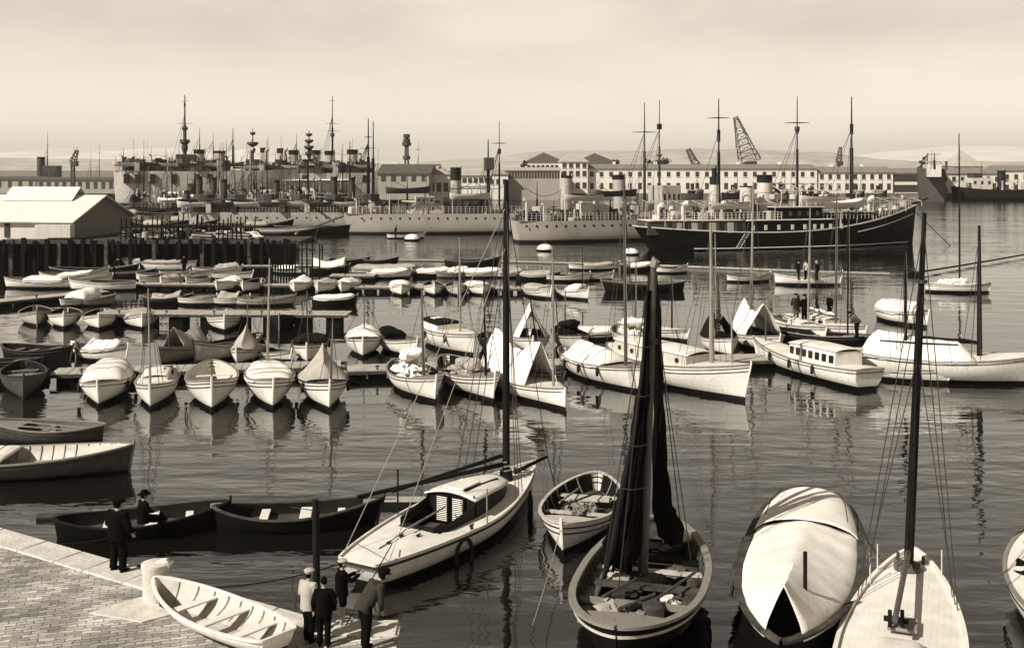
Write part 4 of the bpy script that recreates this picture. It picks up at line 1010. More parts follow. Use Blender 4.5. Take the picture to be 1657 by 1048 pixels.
F2.awning(430, 560, 291, 1.15, 'navyw', solid=True, h=1.5)
for q in (418, 490, 585): F2.block('casemate', q - 4, q + 4, 283, 294, 1.0, 'soot')
G = Ship('steam_tug', 'dark tug with one tall grey funnel at the far left edge', 20, 318, 4, 34, 7, 3.2, 5, 3.4, 'darkhull', 'ship')
G.funnel(66, 254, 12, 'navyd', cap=.06, ybot=290); G.mast(77, 212, .2, m='mastd', rig=1, yards=((235, 6),)); G.block('deck_house', 72, 96, 268, None, .7, 'navyd', win=4); G.clutter(25, 160, 24, 2)
# the tower with round platforms
T_ = empty('signal_tower', (xat(658, 330), 330, 1.5), 0, 'slim tower with stacked round platforms above the pale shed roofs', 'tower')
zz0 = 1.5
def ts_(y): return zat(y, 330) - zz0
for k in range(4): MB().tube((0.8 * math.cos(k * PI / 2 + .7), 0.8 * math.sin(k * PI / 2 + .7), 0), (.5 * math.cos(k * PI / 2 + .7), .5 * math.sin(k * PI / 2 + .7), ts_(232)), .22, n=6).build('leg', 'steel', T_)
for y_, w_ in ((232, 1.35), (226, 1.1), (219, 1.0), (254, 1.1)): MB().lathe((0, 0, ts_(y_) - .6), [(w_ * .6, -.3), (w_, 0), (w_, .9), (w_ * .92, .9), (w_ * .9, .1)], 14).build('platform', 'navyd', T_)
MB().path([(0, 0, ts_(256)), (0, 0, ts_(217))], .55, 8).build('shaft', 'steel', T_)

# ---------------------------------------------------------------- the black steamer
S = Ship('steamship', 'black hulled twin masted steamer with white rails moored bow to the right', 1056, 405, 17, 38.0, 7.4, 2.25, 5.3, 3.1, 'steam', 'ship', over=.015, so_=.055, tr=.3, qa=.8, vee=1.2, qb=.9)
S.h.strip(MB(), -.05, .16, .14, n=40).build('white_line', 'navyw', S.root)
S.h.strip(MB(), -1.05, .05, .12, .72, .985, n=16).build('bow_line', 'navyw', S.root)
bl = MB()
for i in range(40):
    t0, t1 = .12 + .855 * i / 40, .12 + .855 * (i + 1) / 40
    def q_(t): 
        z = .28; zr = S.h.sheer(t); p = S.h.pt(t, (z + S.h.draft) / (zr + S.h.draft), -1); return Vector((p.x, p.y - .03, z))
    bl.tube(q_(t0), q_(t1), .07, n=5)
bl.build('boot_line', 'navyw', S.root)
def sx_(px): return S.lx(px, -S.B * .45)
def deckhouse(px0, px1, z0, z1, mtl, name='deck_house', inset=.05):
    t0, t1 = sx_(px0) / S.L + .5, sx_(px1) / S.L + .5; mb = MB()
    for sd_ in (1, -1):
        mb.grid(lambda u, v: Vector(((t0 + (t1 - t0) * u - .5) * S.L, sd_ * (S.h.half(max(.03, t0 + (t1 - t0) * u)) - inset), z0 + (z1 - z0) * v)), 16, 1, flip=sd_ < 0)
    for t in (t0, t1):
        y = S.h.half(max(.03, t)) - inset; x = (t - .5) * S.L; mb.add([(x, -y, z0), (x, y, z0), (x, y, z1), (x, -y, z1)], [(0, 1, 2, 3)])
    o = mb.build(name, mtl, S.root, smooth=False)
    MB().grid(lambda u, v: Vector(((t0 + (t1 - t0) * u - .5) * S.L, (2 * v - 1) * (S.h.half(max(.03, t0 + (t1 - t0) * u)) + .12), z1 + .05)), 16, 2).build('upper_deck', 'navyw', o, thick=.12)
    return o
deckhouse(1058, 1205, 2.0, 3.72, 'navyd'); deckhouse(1205, 1350, 2.0, 3.66, 'steam')
dx = [1062, 1072, 1083, 1093, 1106, 1115, 1128, 1142, 1155, 1168, 1182, 1196]
for i, q in enumerate(dx):
    x = sx_(q); MB().box((x, -(S.h.half(x / S.L + .5) - .03), 2.85), (.62 if i % 2 else .8, .1, 1.3)).build('door', 'soot' if i % 2 else 'navyl', S.root)
for q in (1217, 1237, 1258, 1280, 1300, 1316, 1328, 1342, 1360):
    x = sx_(q); MB().box((x, -(S.h.half(x / S.L + .5) + .0), 2.8), (.36, .14, .62)).build('window', 'navyw', S.root)
S.block('saloon', 1236, 1308, 334, 358, .86, 'steam', roof='navyw', win=5, wm='navyd'); S.block('awning_deck', 1308, 1392, 342, 356, .75, 'steam', roof='navyw')
for q in (1243, 1264, 1285): MB().box((S.lx(q), -S.B * .41, 4.9), (.1, .1, 2.3)).build('stanchion', 'navyw', S.root)
S.rail(1058, 1242, .95, -.47, 'navyw', 3.78, 30, 3); S.rail(1306, 1390, .95, -.4, 'navyl', 3.72, 14, 2); S.rail(1392, 1472, .8, -.45, 'navyw', None, 14, 2)
S.funnel(1208, 301, 22, 'navyw', cap=.03, ybot=358, y=-1.4); S.funnel(1156, 286, 15, 'navyw', cap=.2, ybot=350); S.funnel(1237, 283, 24, 'navyw', cap=.2, ybot=345, n='funnel'); S.funnel(1155, 272, 7, 'soot', ybot=288)
S.mast(1163, 160, .24, yards=((191, 36),), m='mastd', ybot=350, boxes=((220, 4, 20),), rig=1); S.mast(1378, 157, .27, m='mastd', ybot=340, boxes=((209, 4, 17),), rig=2)
S.mast(1290, 156, .2, m='mastd', ybot=345, tops=((205, 8, 12),), rig=2, yards=((199, 40),))
S.awning(1060, 1235, 329, .8, 'navyl', h=.35); S.awning(1245, 1340, 308, .8, 'navyw', h=.9); S.awning(1340, 1470, 325, .75, 'navyl', h=.4)
for q, y_, w_ in ((1066, 330, 10), (1105, 327, 11), (1083, 335, 7), (1406, 318, 10), (1168, 326, 8)): S.vent(q, y_, w_, 'navyw', 0, ybot=357)
S.lifeboat(1330, 328, 6.4, m='navyw'); S.lifeboat(1365, 336, 6, m='navyw', cover='canvas'); S.lifeboat(1180, 338, 5.4, m='navyw')
S.clutter(1060, 1238, 44, 1.8, ('navyw', 'navyl', 'navyd', 'soot', 'soot'), 3.75); S.clutter(1245, 1330, 22, 1.2, ('navyw', 'navyl', 'soot', 'navyd'), 6.3); S.clutter(1340, 1470, 22, 1.2, ('navyw', 'navyl', 'soot'))
MB().path([S.h.rail(.99) + Vector((0, 0, .1)), S.h.rail(.99) + Vector((2.6, 0, .9))], [.16, .08], 7).build('bowsprit', 'steam', S.root)
lad = MB()
for yy in (-.3, .3): lad.tube((sx_(1192) + yy, -S.h.B * .5 - .1, .4), (sx_(1206) + yy, -S.h.B * .5 - .05, 2.1), .04, n=4)
for k in range(6): lad.tube((sx_(1192) - .3 + 0.2 * k, -S.h.B * .5 - .1, .55 + .27 * k), (sx_(1192) + .3 + .2 * k, -S.h.B * .5 - .1, .55 + .27 * k), .03, n=4)
lad.build('boarding_ladder', 'navyl', S.root, smooth=False)

H1 = Ship('steamship', 'rusty dark freighter seen stern on with tall black funnel right of the steamer bow', 1510, 326, 71.5, 46, 7.2, 9.0, 10.5, 9.2, 'navyd', 'ship', so_=.0, tr=.92, vee=5)
H1.block('deck_house', 1492, 1512, 283, None, .5, 'navyw', win=3); H1.funnel(1509, 267, 8, 'soot', ybot=282); H1.mast(1512, 247, .3, yards=((250, 22), (262, 20)), m='mastd', rig=1); H1.clutter(1490, 1525, 16, 3)
H2 = Ship('steamship', 'long dark hull moored at the far right edge of the harbour', 1543, 324, 3, 34, 8, 3.0, 6, 4, 'darkhull', 'ship', tr=.2)
H2.block('deck_house', 1566, 1600, 288, None, .6, 'navyw', win=3); H2.block('bridge', 1570, 1585, 280, 290, .5, 'navyd', win=2); H2.mast(1588, 262, .2, m='mastd', rig=1); H2.clutter(1550, 1650, 14, 3); H2.funnel(1620, 276, 12, 'soot')
# small steam craft in front of the far quay
for q, wpx, lb in ((1420, 34, 'small dark steam launch by the far quay right of the steamer foremast'), (1385, 30, 'little tug with smoke blackened funnel behind the steamer bow rails'), (1185, 34, 'grey harbour launch with black funnel behind the steamer first mast'), (1262, 30, 'dark harbour tug glimpsed behind the steamer second funnel'), (1120, 40, 'low grey lighter with deck house behind the steamer stern')):
    t_ = Ship('harbour_tug', lb, q - wpx / 2, 322 + q % 3, 3, wpx / 5.8, 3.6, 1.8, 3, 2, 'darkhull' if q % 2 else 'navyd', 'ship', 'small steam craft at the far quay')
    t_.funnel(q, 293 + q % 9, 5, 'soot', ybot=316); t_.block('deck_house', q - 8, q + 7, 307, None, .6, 'navyl', win=3); t_.mast(q + 8, 280 - q % 11, .1, m='mastd', rig=0); t_.clutter(q - 12, q + 12, 4, 1.2)
# masts and low craft crowded in the naval basin behind the shed
craft = [(232, 330, 250, 250), (250, 331, 262, 240), (366, 345, 225, 280), (120, 318, 236, 240), (147, 319, 242, 230), (161, 318, 234, 236), (196, 322, 240, 220), (222, 325, 243, 214), (245, 326, 236, 220), (268, 324, 238, 210), (392, 345, 262, 300), (645, 322, 262, 200), (662, 322, 262, 210), (677, 321, 228, 240), (612, 325, 240, 200)]
for i, (q, yb, yt, wk) in enumerate(craft):
    wpx = 22 + i % 4 * 5; pos_ = 'between the pale battleship and the cruiser' if 340 < q < 420 else 'behind the grey gabled shed' if q < 280 else 'behind the middle destroyer'
    t_ = Ship('naval_lighter', '%s %s %s' % (('dark', 'grey', 'black', 'pale')[i % 4], ('masted lighter', 'masted tender', 'masted barge', 'masted picket boat')[(i // 2) % 4], pos_ + (', mast number %d from the left edge' % (i + 1) if 0 else '')), q - wpx / 2, yb, (i * 37) % 30 - 10, 7 + i % 5 * 2, 3, 1.4, 2.2, 1.6, ('darkhull', 'navy', 'darkhull', 'navyl')[i % 4], 'boat', 'masted craft crowded in the naval basin')
    t_.mast(q, yt, .12, m='mastd', rig=1, yards=((yt + 14, 9),) if i % 2 else ()); t_.block('deck_house', q - 5, q + 4, yb - 15, None, .6, ('navyl', 'navyd', 'navyw')[i % 3], win=2); t_.clutter(q - 8, q + 8, 5, 1.2)

for i, (q, yb, L_, nf, lb) in enumerate(((205, 352, 40, 3, 'dark torpedo boat with three funnels and crowded deck nearest the shed'), (262, 346, 36, 2, 'grey torpedo boat with two short funnels in the middle of the crowded basin'), (214, 341, 44, 3, 'dark torpedo boat lying second behind the shed roof'), (330, 353, 30, 2, 'low torpedo boat with twin black funnels just left of the long grey warship'))):
    t_ = Ship('torpedo_boat', lb, q, yb, 4 - 3 * i, L_, 5, 1.9, 2.8, 2.0, ('darkhull', 'navyd', 'darkhull', 'darkhull')[i], 'warship', 'torpedo boats packed in the naval basin')
    span = L_ * FOC / t_.p.y
    for k in range(nf): t_.funnel(q + span * (.3 + .18 * k), yb - 44 + 3 * k, 9, ('navyd', 'navyl')[i % 2], ybot=yb - 14, cap=.2)
    t_.block('bridge', q + span * .62, q + span * .72, yb - 34, None, .6, ('navyw', 'navyl')[i % 2], win=4); t_.rail(q + 4, q + span * .96, posts=26)
    for k in range(7): t_.mast(q + span * (.06 + .14 * k), yb - 70 - (k * 37 + i * 23) % 60, .14, m=('mastd', 'mastm')[k % 2], rig=2)
    for k in range(5): t_.vent(q + span * (.12 + .17 * k), yb - 24 - k % 3 * 4, 6, 'navyw', 180)
    t_.clutter(q + 3, q + span * .96, 64, 3.4, ('navyl', 'navyd', 'soot', 'soot', 'soot', 'canvasg', 'navyw', 'darkhull')); t_.lifeboat(q + span * .5, yb - 26, 6, m=('navyw', 'darkhull')[i % 2]); t_.lifeboat(q + span * .22, yb - 24, 5, m='navyw', cover='canvas')
for sh_, a_, b_, n_ in ((F1, 196, 372, 16), (F2, 400, 596, 20), (E, 310, 600, 22)):
    for k in range(n_):                                   # boats, gear houses and gun tubs crowding the decks
        q = a_ + (b_ - a_) * (k + .5) / n_; hh = 9 + (k * 23 % 13); yb = sh_.z(0, 0) and HY + (CAMH - sh_.deckz(sh_.lx(q))) * sh_.ppm(sh_.lx(q))
        sh_.block('deck_house', q - 3 - k % 3, q + 3 + k % 2, yb - hh, None, .3 + .1 * (k % 4), ('navyd', 'soot', 'navyl', 'navyd')[k % 4], y=-sh_.B * .12 * (k % 3), win=(k % 2) * 2, roof='navyd')
        if k % 3 == 0: sh_.lifeboat(q + 5, yb - 7, 7, y=-sh_.B * .4, m=('navyw', 'navyd')[k % 2])
        if k % 4 == 1: sh_.gun(q, None, 5, 200 + 30 * (k % 5), 1.6, m='navyd', y=-sh_.B * .25)
for sh_, a_, b_, n_, y_ in ((F1, 192, 380, 12, 246), (F2, 400, 600, 16, 240), (E, 305, 610, 16, 285), (A, 640, 830, 5, 290), (B, 850, 1040, 5, 300)):
    for k in range(n_):
        q = a_ + (b_ - a_) * (k + .5 + .3 * math.sin(k * 5.1)) / n_; sh_.mast(q, y_ - 6 + (k * 29 % 34), .11 if k % 3 else .17, m='mastd', rig=k % 3, y=(-1) ** k * sh_.B * .2, yards=((y_ + 6 + (k * 29 % 34), 8),) if k % 4 == 1 else ())
    for k in range(3):
        q0_, q1_ = a_ + (b_ - a_) * k / 3, a_ + (b_ - a_) * (k + 1) / 3; x0_, x1_ = sh_.lx(q0_), sh_.lx(q1_)
        MB().path([(x0_ + (x1_ - x0_) * j / 6, 0, sh_.z(y_ + 4, x0_) - 1.2 * math.sin(PI * j / 6)) for j in range(7)], .04, 4).build('aerial_wire', 'rigwire', sh_.root)
tag(MB().box((60, 2050, 36.5), (8300, 4360, 79)).build('haze', 'land', smooth=False), kind='stuff')
hz = bpy.data.objects['haze']; hm = bpy.data.materials.new('haze_air'); hm.use_nodes = True; hm.node_tree.nodes.clear()
pv = N(hm.node_tree, 'ShaderNodeVolumePrincipled'); pv.inputs['Color'].default_value = (.93, .88, .78, 1); pv.inputs['Density'].default_value = .00012; pv.inputs['Anisotropy'].default_value = .2
ho = N(hm.node_tree, 'ShaderNodeOutputMaterial'); hm.node_tree.links.new(pv.outputs[0], ho.inputs['Volume']); hz.data.materials.clear(); hz.data.materials.append(hm)
# ---------------------------------------------------------------- timber pier, sheds, pontoons
PD = 112.0
pier = empty('timber_pier', (xat(240, PD), PD, 0), 0, 'black tarred timber pier below the grey gabled shed', 'pier')
px0_, px1_ = xat(-60, PD), xat(432, PD); W_ = px1_ - px0_; zt_ = 3.05
MB().box((0, 3.5, zt_ - .15), (W_, 7, .3)).box((-W_ * .275, 14.6, zt_ - .16), (W_ * .45, 15, .3)).build('deck', 'timberg', pier, smooth=False)
MB().box((0, .5, zt_ / 2 - .2), (W_ - .4, .2, zt_ + .3)).build('face_boards', 'timber', pier, smooth=False)
for k in range(26):
    x = -W_ / 2 + .3 + (W_ - .6) * k / 25; MB().box((x, -.05 + (k % 3) * .08, 1.2), (.36, .36, 3.6 + (k * 7 % 5) * .18), 0).build('pile', 'timberg' if k % 4 == 1 else 'timber', pier, smooth=False)
for k in range(14):
    x = -W_ / 2 + 1 + (W_ - 2) * k / 13; MB().box((x, -.5 - .2 * (k % 2), zt_ - .5), (.25, .25, 1.4)).build('fender_post', 'timber', pier, smooth=False)
def prop(name, mb_fn, m, px, py, z, label, cat, rz=0, group=None, **kw):
    p = at(px, py, z); mb = MB(); mb_fn(mb); o = mb.build(name, m, None, **kw); o.location = p; o.rotation_euler[2] = rz
    return tag(o, label, cat, group)
# big shed
sh = empty('boat_shed', (0, 0, zt_), 0, 'large pale roofed shed with dark gable end and raised roof vent', 'shed')
d1 = 114.5
xe0, xe1 = xat(-120, d1), xat(115, d1)                                     # front eave along the pier edge
gx1 = xat(211, 128.5); ze_ = zat(358, d1) - zt_; zr_ = zat(318, 121.5) - zt_
ridge_x = xat(166, 121.5); back = (gx1, 128.5)
E1, E2 = Vector((xe1, d1, 0)), Vector((gx1, 128.5, 0)); mid = (E1 + E2) / 2
al = Vector((-1, .12, 0)).normalized(); Ls = 26
def P3(p, z): return (p.x, p.y, z)
E0, E3 = E1 + al * Ls, E2 + al * Ls; m0 = (E0 + E3) / 2; ov = -al * .5; fo = (E1 - E2).normalized() * .5
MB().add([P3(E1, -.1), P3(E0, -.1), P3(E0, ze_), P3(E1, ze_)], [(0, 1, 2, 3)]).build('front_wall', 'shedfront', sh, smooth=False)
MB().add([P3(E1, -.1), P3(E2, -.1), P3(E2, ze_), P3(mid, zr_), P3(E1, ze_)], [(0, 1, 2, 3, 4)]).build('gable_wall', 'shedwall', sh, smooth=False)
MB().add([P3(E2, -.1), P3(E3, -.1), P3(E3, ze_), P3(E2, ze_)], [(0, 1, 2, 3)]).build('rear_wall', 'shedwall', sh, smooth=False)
MB().add([P3(E1 + ov + fo, ze_ - .1), P3(mid + ov, zr_ + .12), P3(m0, zr_ + .12), P3(E0 + fo, ze_ - .1), P3(E2 + ov - fo, ze_ - .1), P3(E3 - fo, ze_ - .1)], [(0, 1, 2, 3), (1, 4, 5, 2)]).build('roof', 'shedroof', sh, smooth=False, thick=.12)
vm = mid + al * 6.5; vt = MB(); vd = (E2 - E1).normalized()
def V_(a, b, z): q = vm + al * a + vd * b; return (q.x, q.y, z)
vt.add([V_(-4, -2.0, zr_ - .4), V_(4, -2.0, zr_ - .4), V_(4, 0, zr_ + 1.0), V_(-4, 0, zr_ + 1.0), V_(-4, 2.0, zr_ - .4), V_(4, 2.0, zr_ - .4)], [(0, 1, 2, 3), (3, 2, 5, 4)])
vt.build('roof_vent', 'shedroof', sh, smooth=False, thick=.1)
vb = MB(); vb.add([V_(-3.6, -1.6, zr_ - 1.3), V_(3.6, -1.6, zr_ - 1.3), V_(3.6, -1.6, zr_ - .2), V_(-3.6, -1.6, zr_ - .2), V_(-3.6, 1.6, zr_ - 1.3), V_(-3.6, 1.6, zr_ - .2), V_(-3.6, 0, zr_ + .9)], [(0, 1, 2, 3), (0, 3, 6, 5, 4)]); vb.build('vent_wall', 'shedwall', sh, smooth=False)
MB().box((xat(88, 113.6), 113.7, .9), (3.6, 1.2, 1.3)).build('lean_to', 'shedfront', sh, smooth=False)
for q in (1.5, 7, 12, 17, 22):
    c = E1 + al * q; MB().box((c.x, c.y - .08, 1.0), (.5, .12, 1.7)).build('shutter', 'timberg', sh, smooth=False)
for i, (q, y_, w_, h_, m_) in enumerate(((408, 424, 13, 33, 'shedfront'),)):
    p = at(q, 425, .5); k = FOC / p.y; r = empty('hut', (p.x, p.y, .5), 0, 'narrow white boarded hut at the end of the dark pier', 'hut')
    MB().box((0, 0, h_ / k / 2), (1.25, 1.3, h_ / k)).build('wall', m_, r, smooth=False); MB().box((0, 0, h_ / k + .05), (1.5, 1.5, .12)).build('roof', 'timberg', r, smooth=False)
rr = random.Random(5)
pl = ['black timber barrack of props and planks', 'stack of grey planks', 'upended dark barrel', 'pile of canvas', 'low dark timber stage', 'bundle of poles']
def pd_thing(i, q, d, z=zt_):
    x = xat(q, d); k = i % 5; where = 'beside the shed gable' if q < 262 else 'on the middle of the dark pier' if q < 340 else 'near the hut at the pier end'
    if k == 0:
        r = empty('timber_rack', (x, d, z), rr.random(), 'dark rack of timber props %s' % where, 'rack', 'timber racks on the pier')
        for j in range(6): MB().tube((-1.3 + j * .5, -.5, 0), (-1.2 + j * .5, -.4, 1.5 + rr.random()), .07, n=5).build('post', 'timber', r)
        MB().box((0, -.45, 1.3), (3.2, .1, .12)).box((0, -.45, .7), (3.2, .1, .12)).build('rail', 'timberg', r)
    elif k == 1:
        r = empty('plank_stack', (x, d, z), rr.random() - .5, 'stack of grey planks %s' % where, 'plank stack', 'plank stacks on the pier')
        for j in range(5): MB().box((rr.random() * .3, rr.random() * .2, .1 + .14 * j), (3.2 - .2 * j, 1.0, .1)).build('plank', 'plank' if j % 2 else 'timberg', r)
    elif k == 2:
        tag(MB().lathe((0, 0, 0), [(.28, 0), (.34, .3), (.34, .55), (.28, .85), (.25, .85), (.2, .8)], 12).build('barrel', 'timber' if i % 2 else 'plank', None, loc=(x, d, z)), 'dark barrel standing %s' % where if i % 2 else 'pale barrel standing %s' % where, 'barrel', 'barrels on the pier')
    elif k == 3:
        tag(MB().ell((0, 0, .3), (1.0, .6, .5), 14, 8, jit=.6).build('canvas_heap', 'canvas' if i % 2 else 'canvasg', None, loc=(x, d, z)), '%s canvas heap lying %s' % ('white' if i % 2 else 'grey', where), 'canvas heap', 'canvas heaps on the pier')
    else:
        r = empty('hand_winch', (x, d, z), rr.random() * 3, 'small dark winch frame %s' % where, 'winch', 'winches on the pier')
        MB().box((-.5, 0, .5), (.1, .5, 1.0)).box((.5, 0, .5), (.1, .5, 1.0)).box((0, 0, .12), (1.1, .1, .1)).build('frame', 'timber', r); MB().tube((-.6, 0, .8), (.6, 0, .8), .2, n=10).build('drum', 'iron', r)
for i in range(34): pd_thing(i, 214 + (i * 53 % 205), 113.2 + (i * 29 % 6), zt_)
# stake fence standing in the water at the pier end
for i, (q, yt, yb) in enumerate([(436 + 4.6 * k, 392 - (k * 7 % 5), 448) for k in range(10)] + [(489, 392, 450), (497, 390, 452), (506, 391, 452), (517, 394, 455), (521, 396, 440)]):
    p = at(q, yb, 0); tag(MB().path([(0, 0, -.5), (.05 * math.sin(i), 0, zat(yt, p.y))], [.09, .07], 6).build('mooring_stake', 'timber', None, loc=p), 'tall bare stake in the water at the end of the dark pier' if q < 485 else 'loose tall stake standing apart right of the close row', 'stake', 'stakes at the pier end')
p = at(478, 452, 0); tag(MB().tube((0, 0, .9), (-4.6, 0, .9), .05, n=5).tube((0, 0, 2.1), (-4.6, 0, 2.1), .05, n=5).tube((2.3, 0, 1.2), (0, 0, 1.2), .05, n=5).build('stake_rail', 'timber', None, loc=p), 'thin horizontal rails lashed across the close row of stakes', 'rail')

def pontoon(label, a, b, w_, z=.5, under='timber', legs=10, m='plank', plk=.42, fascia=.16):
    """a, b: ends of the near edge of the walkway in photo pixels"""
    A_, B_ = at(a[0], a[1], z), at(b[0], b[1], z); L = (B_ - A_).length; an = math.atan2(B_.y - A_.y, B_.x - A_.x)
    r = empty('pontoon', (A_.x, A_.y, 0), an, label, 'pontoon')
    dk = MB(); n = int(L / plk); q = random.Random(int(a[0]))
    for k in range(n): dk.box((plk * (k + .5), w_ / 2 + q.uniform(-.03, .03), z - .03 + q.uniform(-.006, .006)), (plk - .035, w_, .05))
    dk.build('walkway_planks', m, r, smooth=False)
    MB().box((L / 2, .06, z - .14), (L, .1, fascia)).box((L / 2, w_ - .06, z - .14), (L, .1, fascia)).build('edge_beam', 'timberg', r, smooth=False)
    for k in range(legs):
        x = L * (k + .5) / legs; MB().box((x, w_ * .5, z / 2 - .25), (.9, w_ * .8, z)).build('float', under, r, smooth=False)
    for k in range(int(L / 3.2)):
        x = 1.5 + k * 3.2; MB().tube((x, .1, z), (x, .1, z + .22), .05, n=6).tube((x - .12, .1, z + .18), (x + .12, .1, z + .18), .03, n=5).build('cleat', 'iron', r)
    return r
pontoon('long plank walkway crossing the harbour behind the nearest row of boats', (80, 605), (562, 592), 1.75, .5)
pontoon('worn walkway carrying on from the plank pontoon behind the big masts', (562, 600), (1010, 586), 1.75, .5, plk=2.6, legs=14)
pontoon('far end of the walkway between the white cabin boat and the canopied launch', (1010, 586), (1445, 578), 1.9, .5, plk=2.4, legs=14)
pontoon('middle walkway with dark openings beneath ending in open water', (156, 507), (563, 509), 2.0, .9, legs=8)
pontoon('rear walkway behind the far row of white boats', (205, 459), (560, 462), 1.4, .5, legs=14, plk=.5)
pontoon('rear walkway end reaching past the tall dark mast', (560, 464), (908, 467), 1.4, .5, legs=14, plk=.5)
pontoon('narrow gangway below the dark pier and white hut', (346, 430), (522, 430), 1.0, .7, legs=7, plk=.5)
pontoon('slanting walkway at the left edge below the moored pair of launches', (-40, 492), (188, 470), 1.8, .5, legs=7, plk=.6)
pontoon('dark jetty end at the left edge above the plank pontoon', (-60, 606), (66, 603), 1.6, .55, legs=5, m='timberg')
pontoon('timber landing stage with white canopy bench right of the stakes', (532, 446), (606, 446), 2.0, .5, legs=4)
for i, (q, y_) in enumerate(((120, 610), (330, 607), (470, 602), (610, 603), (760, 592), (1280, 585))):
    p = at(q, y_ + 6, 0); 
# floating boom (a long spar line)
rope('floating_boom', 'pale floating spar boom stretching across the water before the warships', [at(548, 420, .12), at(700, 421, .12), at(860, 424, .12), at(1010, 428, .12), at(1062, 429, .12)], .13, 'mastl', cat='boom', n=8)
rope('floating_boom', 'right hand length of the pale spar boom below the black steamer', [at(1068, 430, .12), at(1200, 435, .12), at(1330, 440, .12), at(1440, 443, .12)], .14, 'mastl', cat='boom', n=8)
rope('floating_boom', 'dark slanting spar rising to the right edge beyond the small moored yacht', [at(1470, 443, .3), at(1540, 432, .25), at(1600, 422, .25), at(1680, 408, .3)], .09, 'timber', cat='boom', n=8)

# ---------------------------------------------------------------- mooring buoys
def buoy(label, px, py, r=1.0, top='white', dark='black'):
    p = at(px, py, 0); ro = empty('mooring_buoy', p, 0, label, 'buoy', 'mooring buoys')
    MB().lathe((0, 0, -.4), [(r * .8, 0), (r, .4), (r * .97, .4 + r * .25)], 18).build('drum', dark, ro)
    MB().lathe((0, 0, r * .22), [(r * .98, 0), (r * .9, r * .25), (r * .6, r * .5), (r * .2, r * .6)], 18).build('dome', top, ro)
    MB().path([(.15 * math.cos(a * .7), 0, r * .8 + .15 + .15 * math.sin(a * .7)) for a in range(10)], .04, 5).build('ring', 'iron', ro)
buoy('white topped mooring buoy under the dinghy before the second destroyer', 882, 406, 1.05)
buoy('round white buoy beside the stern of the black steamer', 1021, 412, .95)
buoy('small white domed buoy at the bow of the dinghy below the first destroyer', 667, 389, 1.1)
buoy('low dark buoy off the bow of the black steamer', 1478, 446, .6, 'darkhull')

# ---------------------------------------------------------------- boats: nearest row (bows to the camera)
G1 = 'boats moored bow out along the near side of the plank walkway'
boat('motor_boat', 'white motor boat with long white cover cabin, first in the near row', 160, 658, -77, 6, 2.35, .75, 1.15, group=G1, fore=.84, tarp=('flat', .12, .80, .62), seats=0, fenders=2)
boat('sailing_boat', 'slim white sailboat with short cabin and pale mast, second in the near row', 244, 662, -78, 5.4, 1.9, .8, 1.15, group=G1, fore=.0, tr=.6, mast=(244, 466, .055), mm='mastl', shr=1, cab=dict(t=(.3, .62), h=.25, w=.62, pit=(.08, .29, .7)))
boat('rowing_boat', 'broad open white boat with dark centre thwart and double stripe, near row', 343, 664, -75, 6.3, 2.4, .95, 1.42, group=G1, fore=.8, lining='innerw', seats=2, strakes=2, fenders=1, deckm='deck', pole=(.82, 1.9, .04), hull=dict(pb=2.6, qb=.6))
boat('sailing_boat', 'rounded white boat under tight cover with tall pale mast, near row', 441, 661, -75, 6.3, 2.25, .95, 1.35, group=G1, fore=.84, seats=0, strakes=2, tarp=('flat', .08, .86, .22), mast=(432, 418, .075), mm='mastl', shr=0, hull=dict(pb=2.6, qb=.6))
boat('fishing_boat', 'white fishing boat with dark rail and peaked pale sail tent, near row', 532, 664, -75, 5.9, 2.25, .9, 1.3, group=G1, rail='strake', fore=.75, seats=1, strakes=2, tarp=('cone', .25, .72, 1.5), tm='canvasg', mast=(537, 512, .06), mm='mastm', fenders=2, lum=3, oars=2)
boat('sailing_boat', 'white boat with slumped roll of canvas and dark mast, near row', 703, 651, -68, 6.0, 2.3, .85, 1.2, group=G1, fore=.72, tarp=('bundle', .18, .62, 1.0), mast=(686, 466, .08), mm='mastm', seats=1, lum=2, oars=1)
boat('sailing_boat', 'open white boat with dark interior and crumpled cloth just left of the tall black mast', 797, 650, -69, 7.0, 2.4, .85, 1.25, group=G1, lining='innerd', fore=.68, tarp=('bundle', .35, .68, .3), tm='canvasg', mast=(787, 448, .075), mm='mastd', seats=2, shr=1, lum=3, rail='wood', strakes=2)
boat('sailing_boat', 'long white keelboat under a big drooping white sail cover', 914, 665, -65, 8.2, 2.35, .7, 1.0, group=G1, fore=.0, tr=.5, tarp=('tent', .1, .72, 1.75), mast=(896, 400, .065), mm='mastl', shr=1, hull=dict(pb=1.9, qb=.95, over=.0))
boat('fishing_boat', 'small brown boat with heaped nets squeezed behind the white keelboat', 905, 640, -70, 5.2, 1.9, .8, 1.1, group=G1, paint='cream', lining='innerd', rail='strake', lum=6, mast=(851, 480, .05), mt=.7, mm='mastd')
boat('sailing_boat', 'white boat with pale peaked cover and hanging fenders left of the lateen mast', 1034, 635, -63, 7.3, 2.35, .95, 1.3, group=G1, fore=.74, tarp=('ridge', .2, .72, .8), mast=(1013, 300, .09), mm='mastm', shr=1, seats=0, fenders=3, hull=dict(pb=2.3))
boat('cabin_boat', 'large white cabin cruiser with spars on its roof and two pale masts', 1202, 648, -55, 9.4, 2.9, 1.15, 1.75, group=G1, fore=.0, strakes=2, mast=(1152, 360, .12), mm='mastl', shr=2, cab=dict(t=(.12, .7), h=.6, w=.72, win=5, round=1, m='cream'), oars=2, pole=(.93, 3.9, .06))
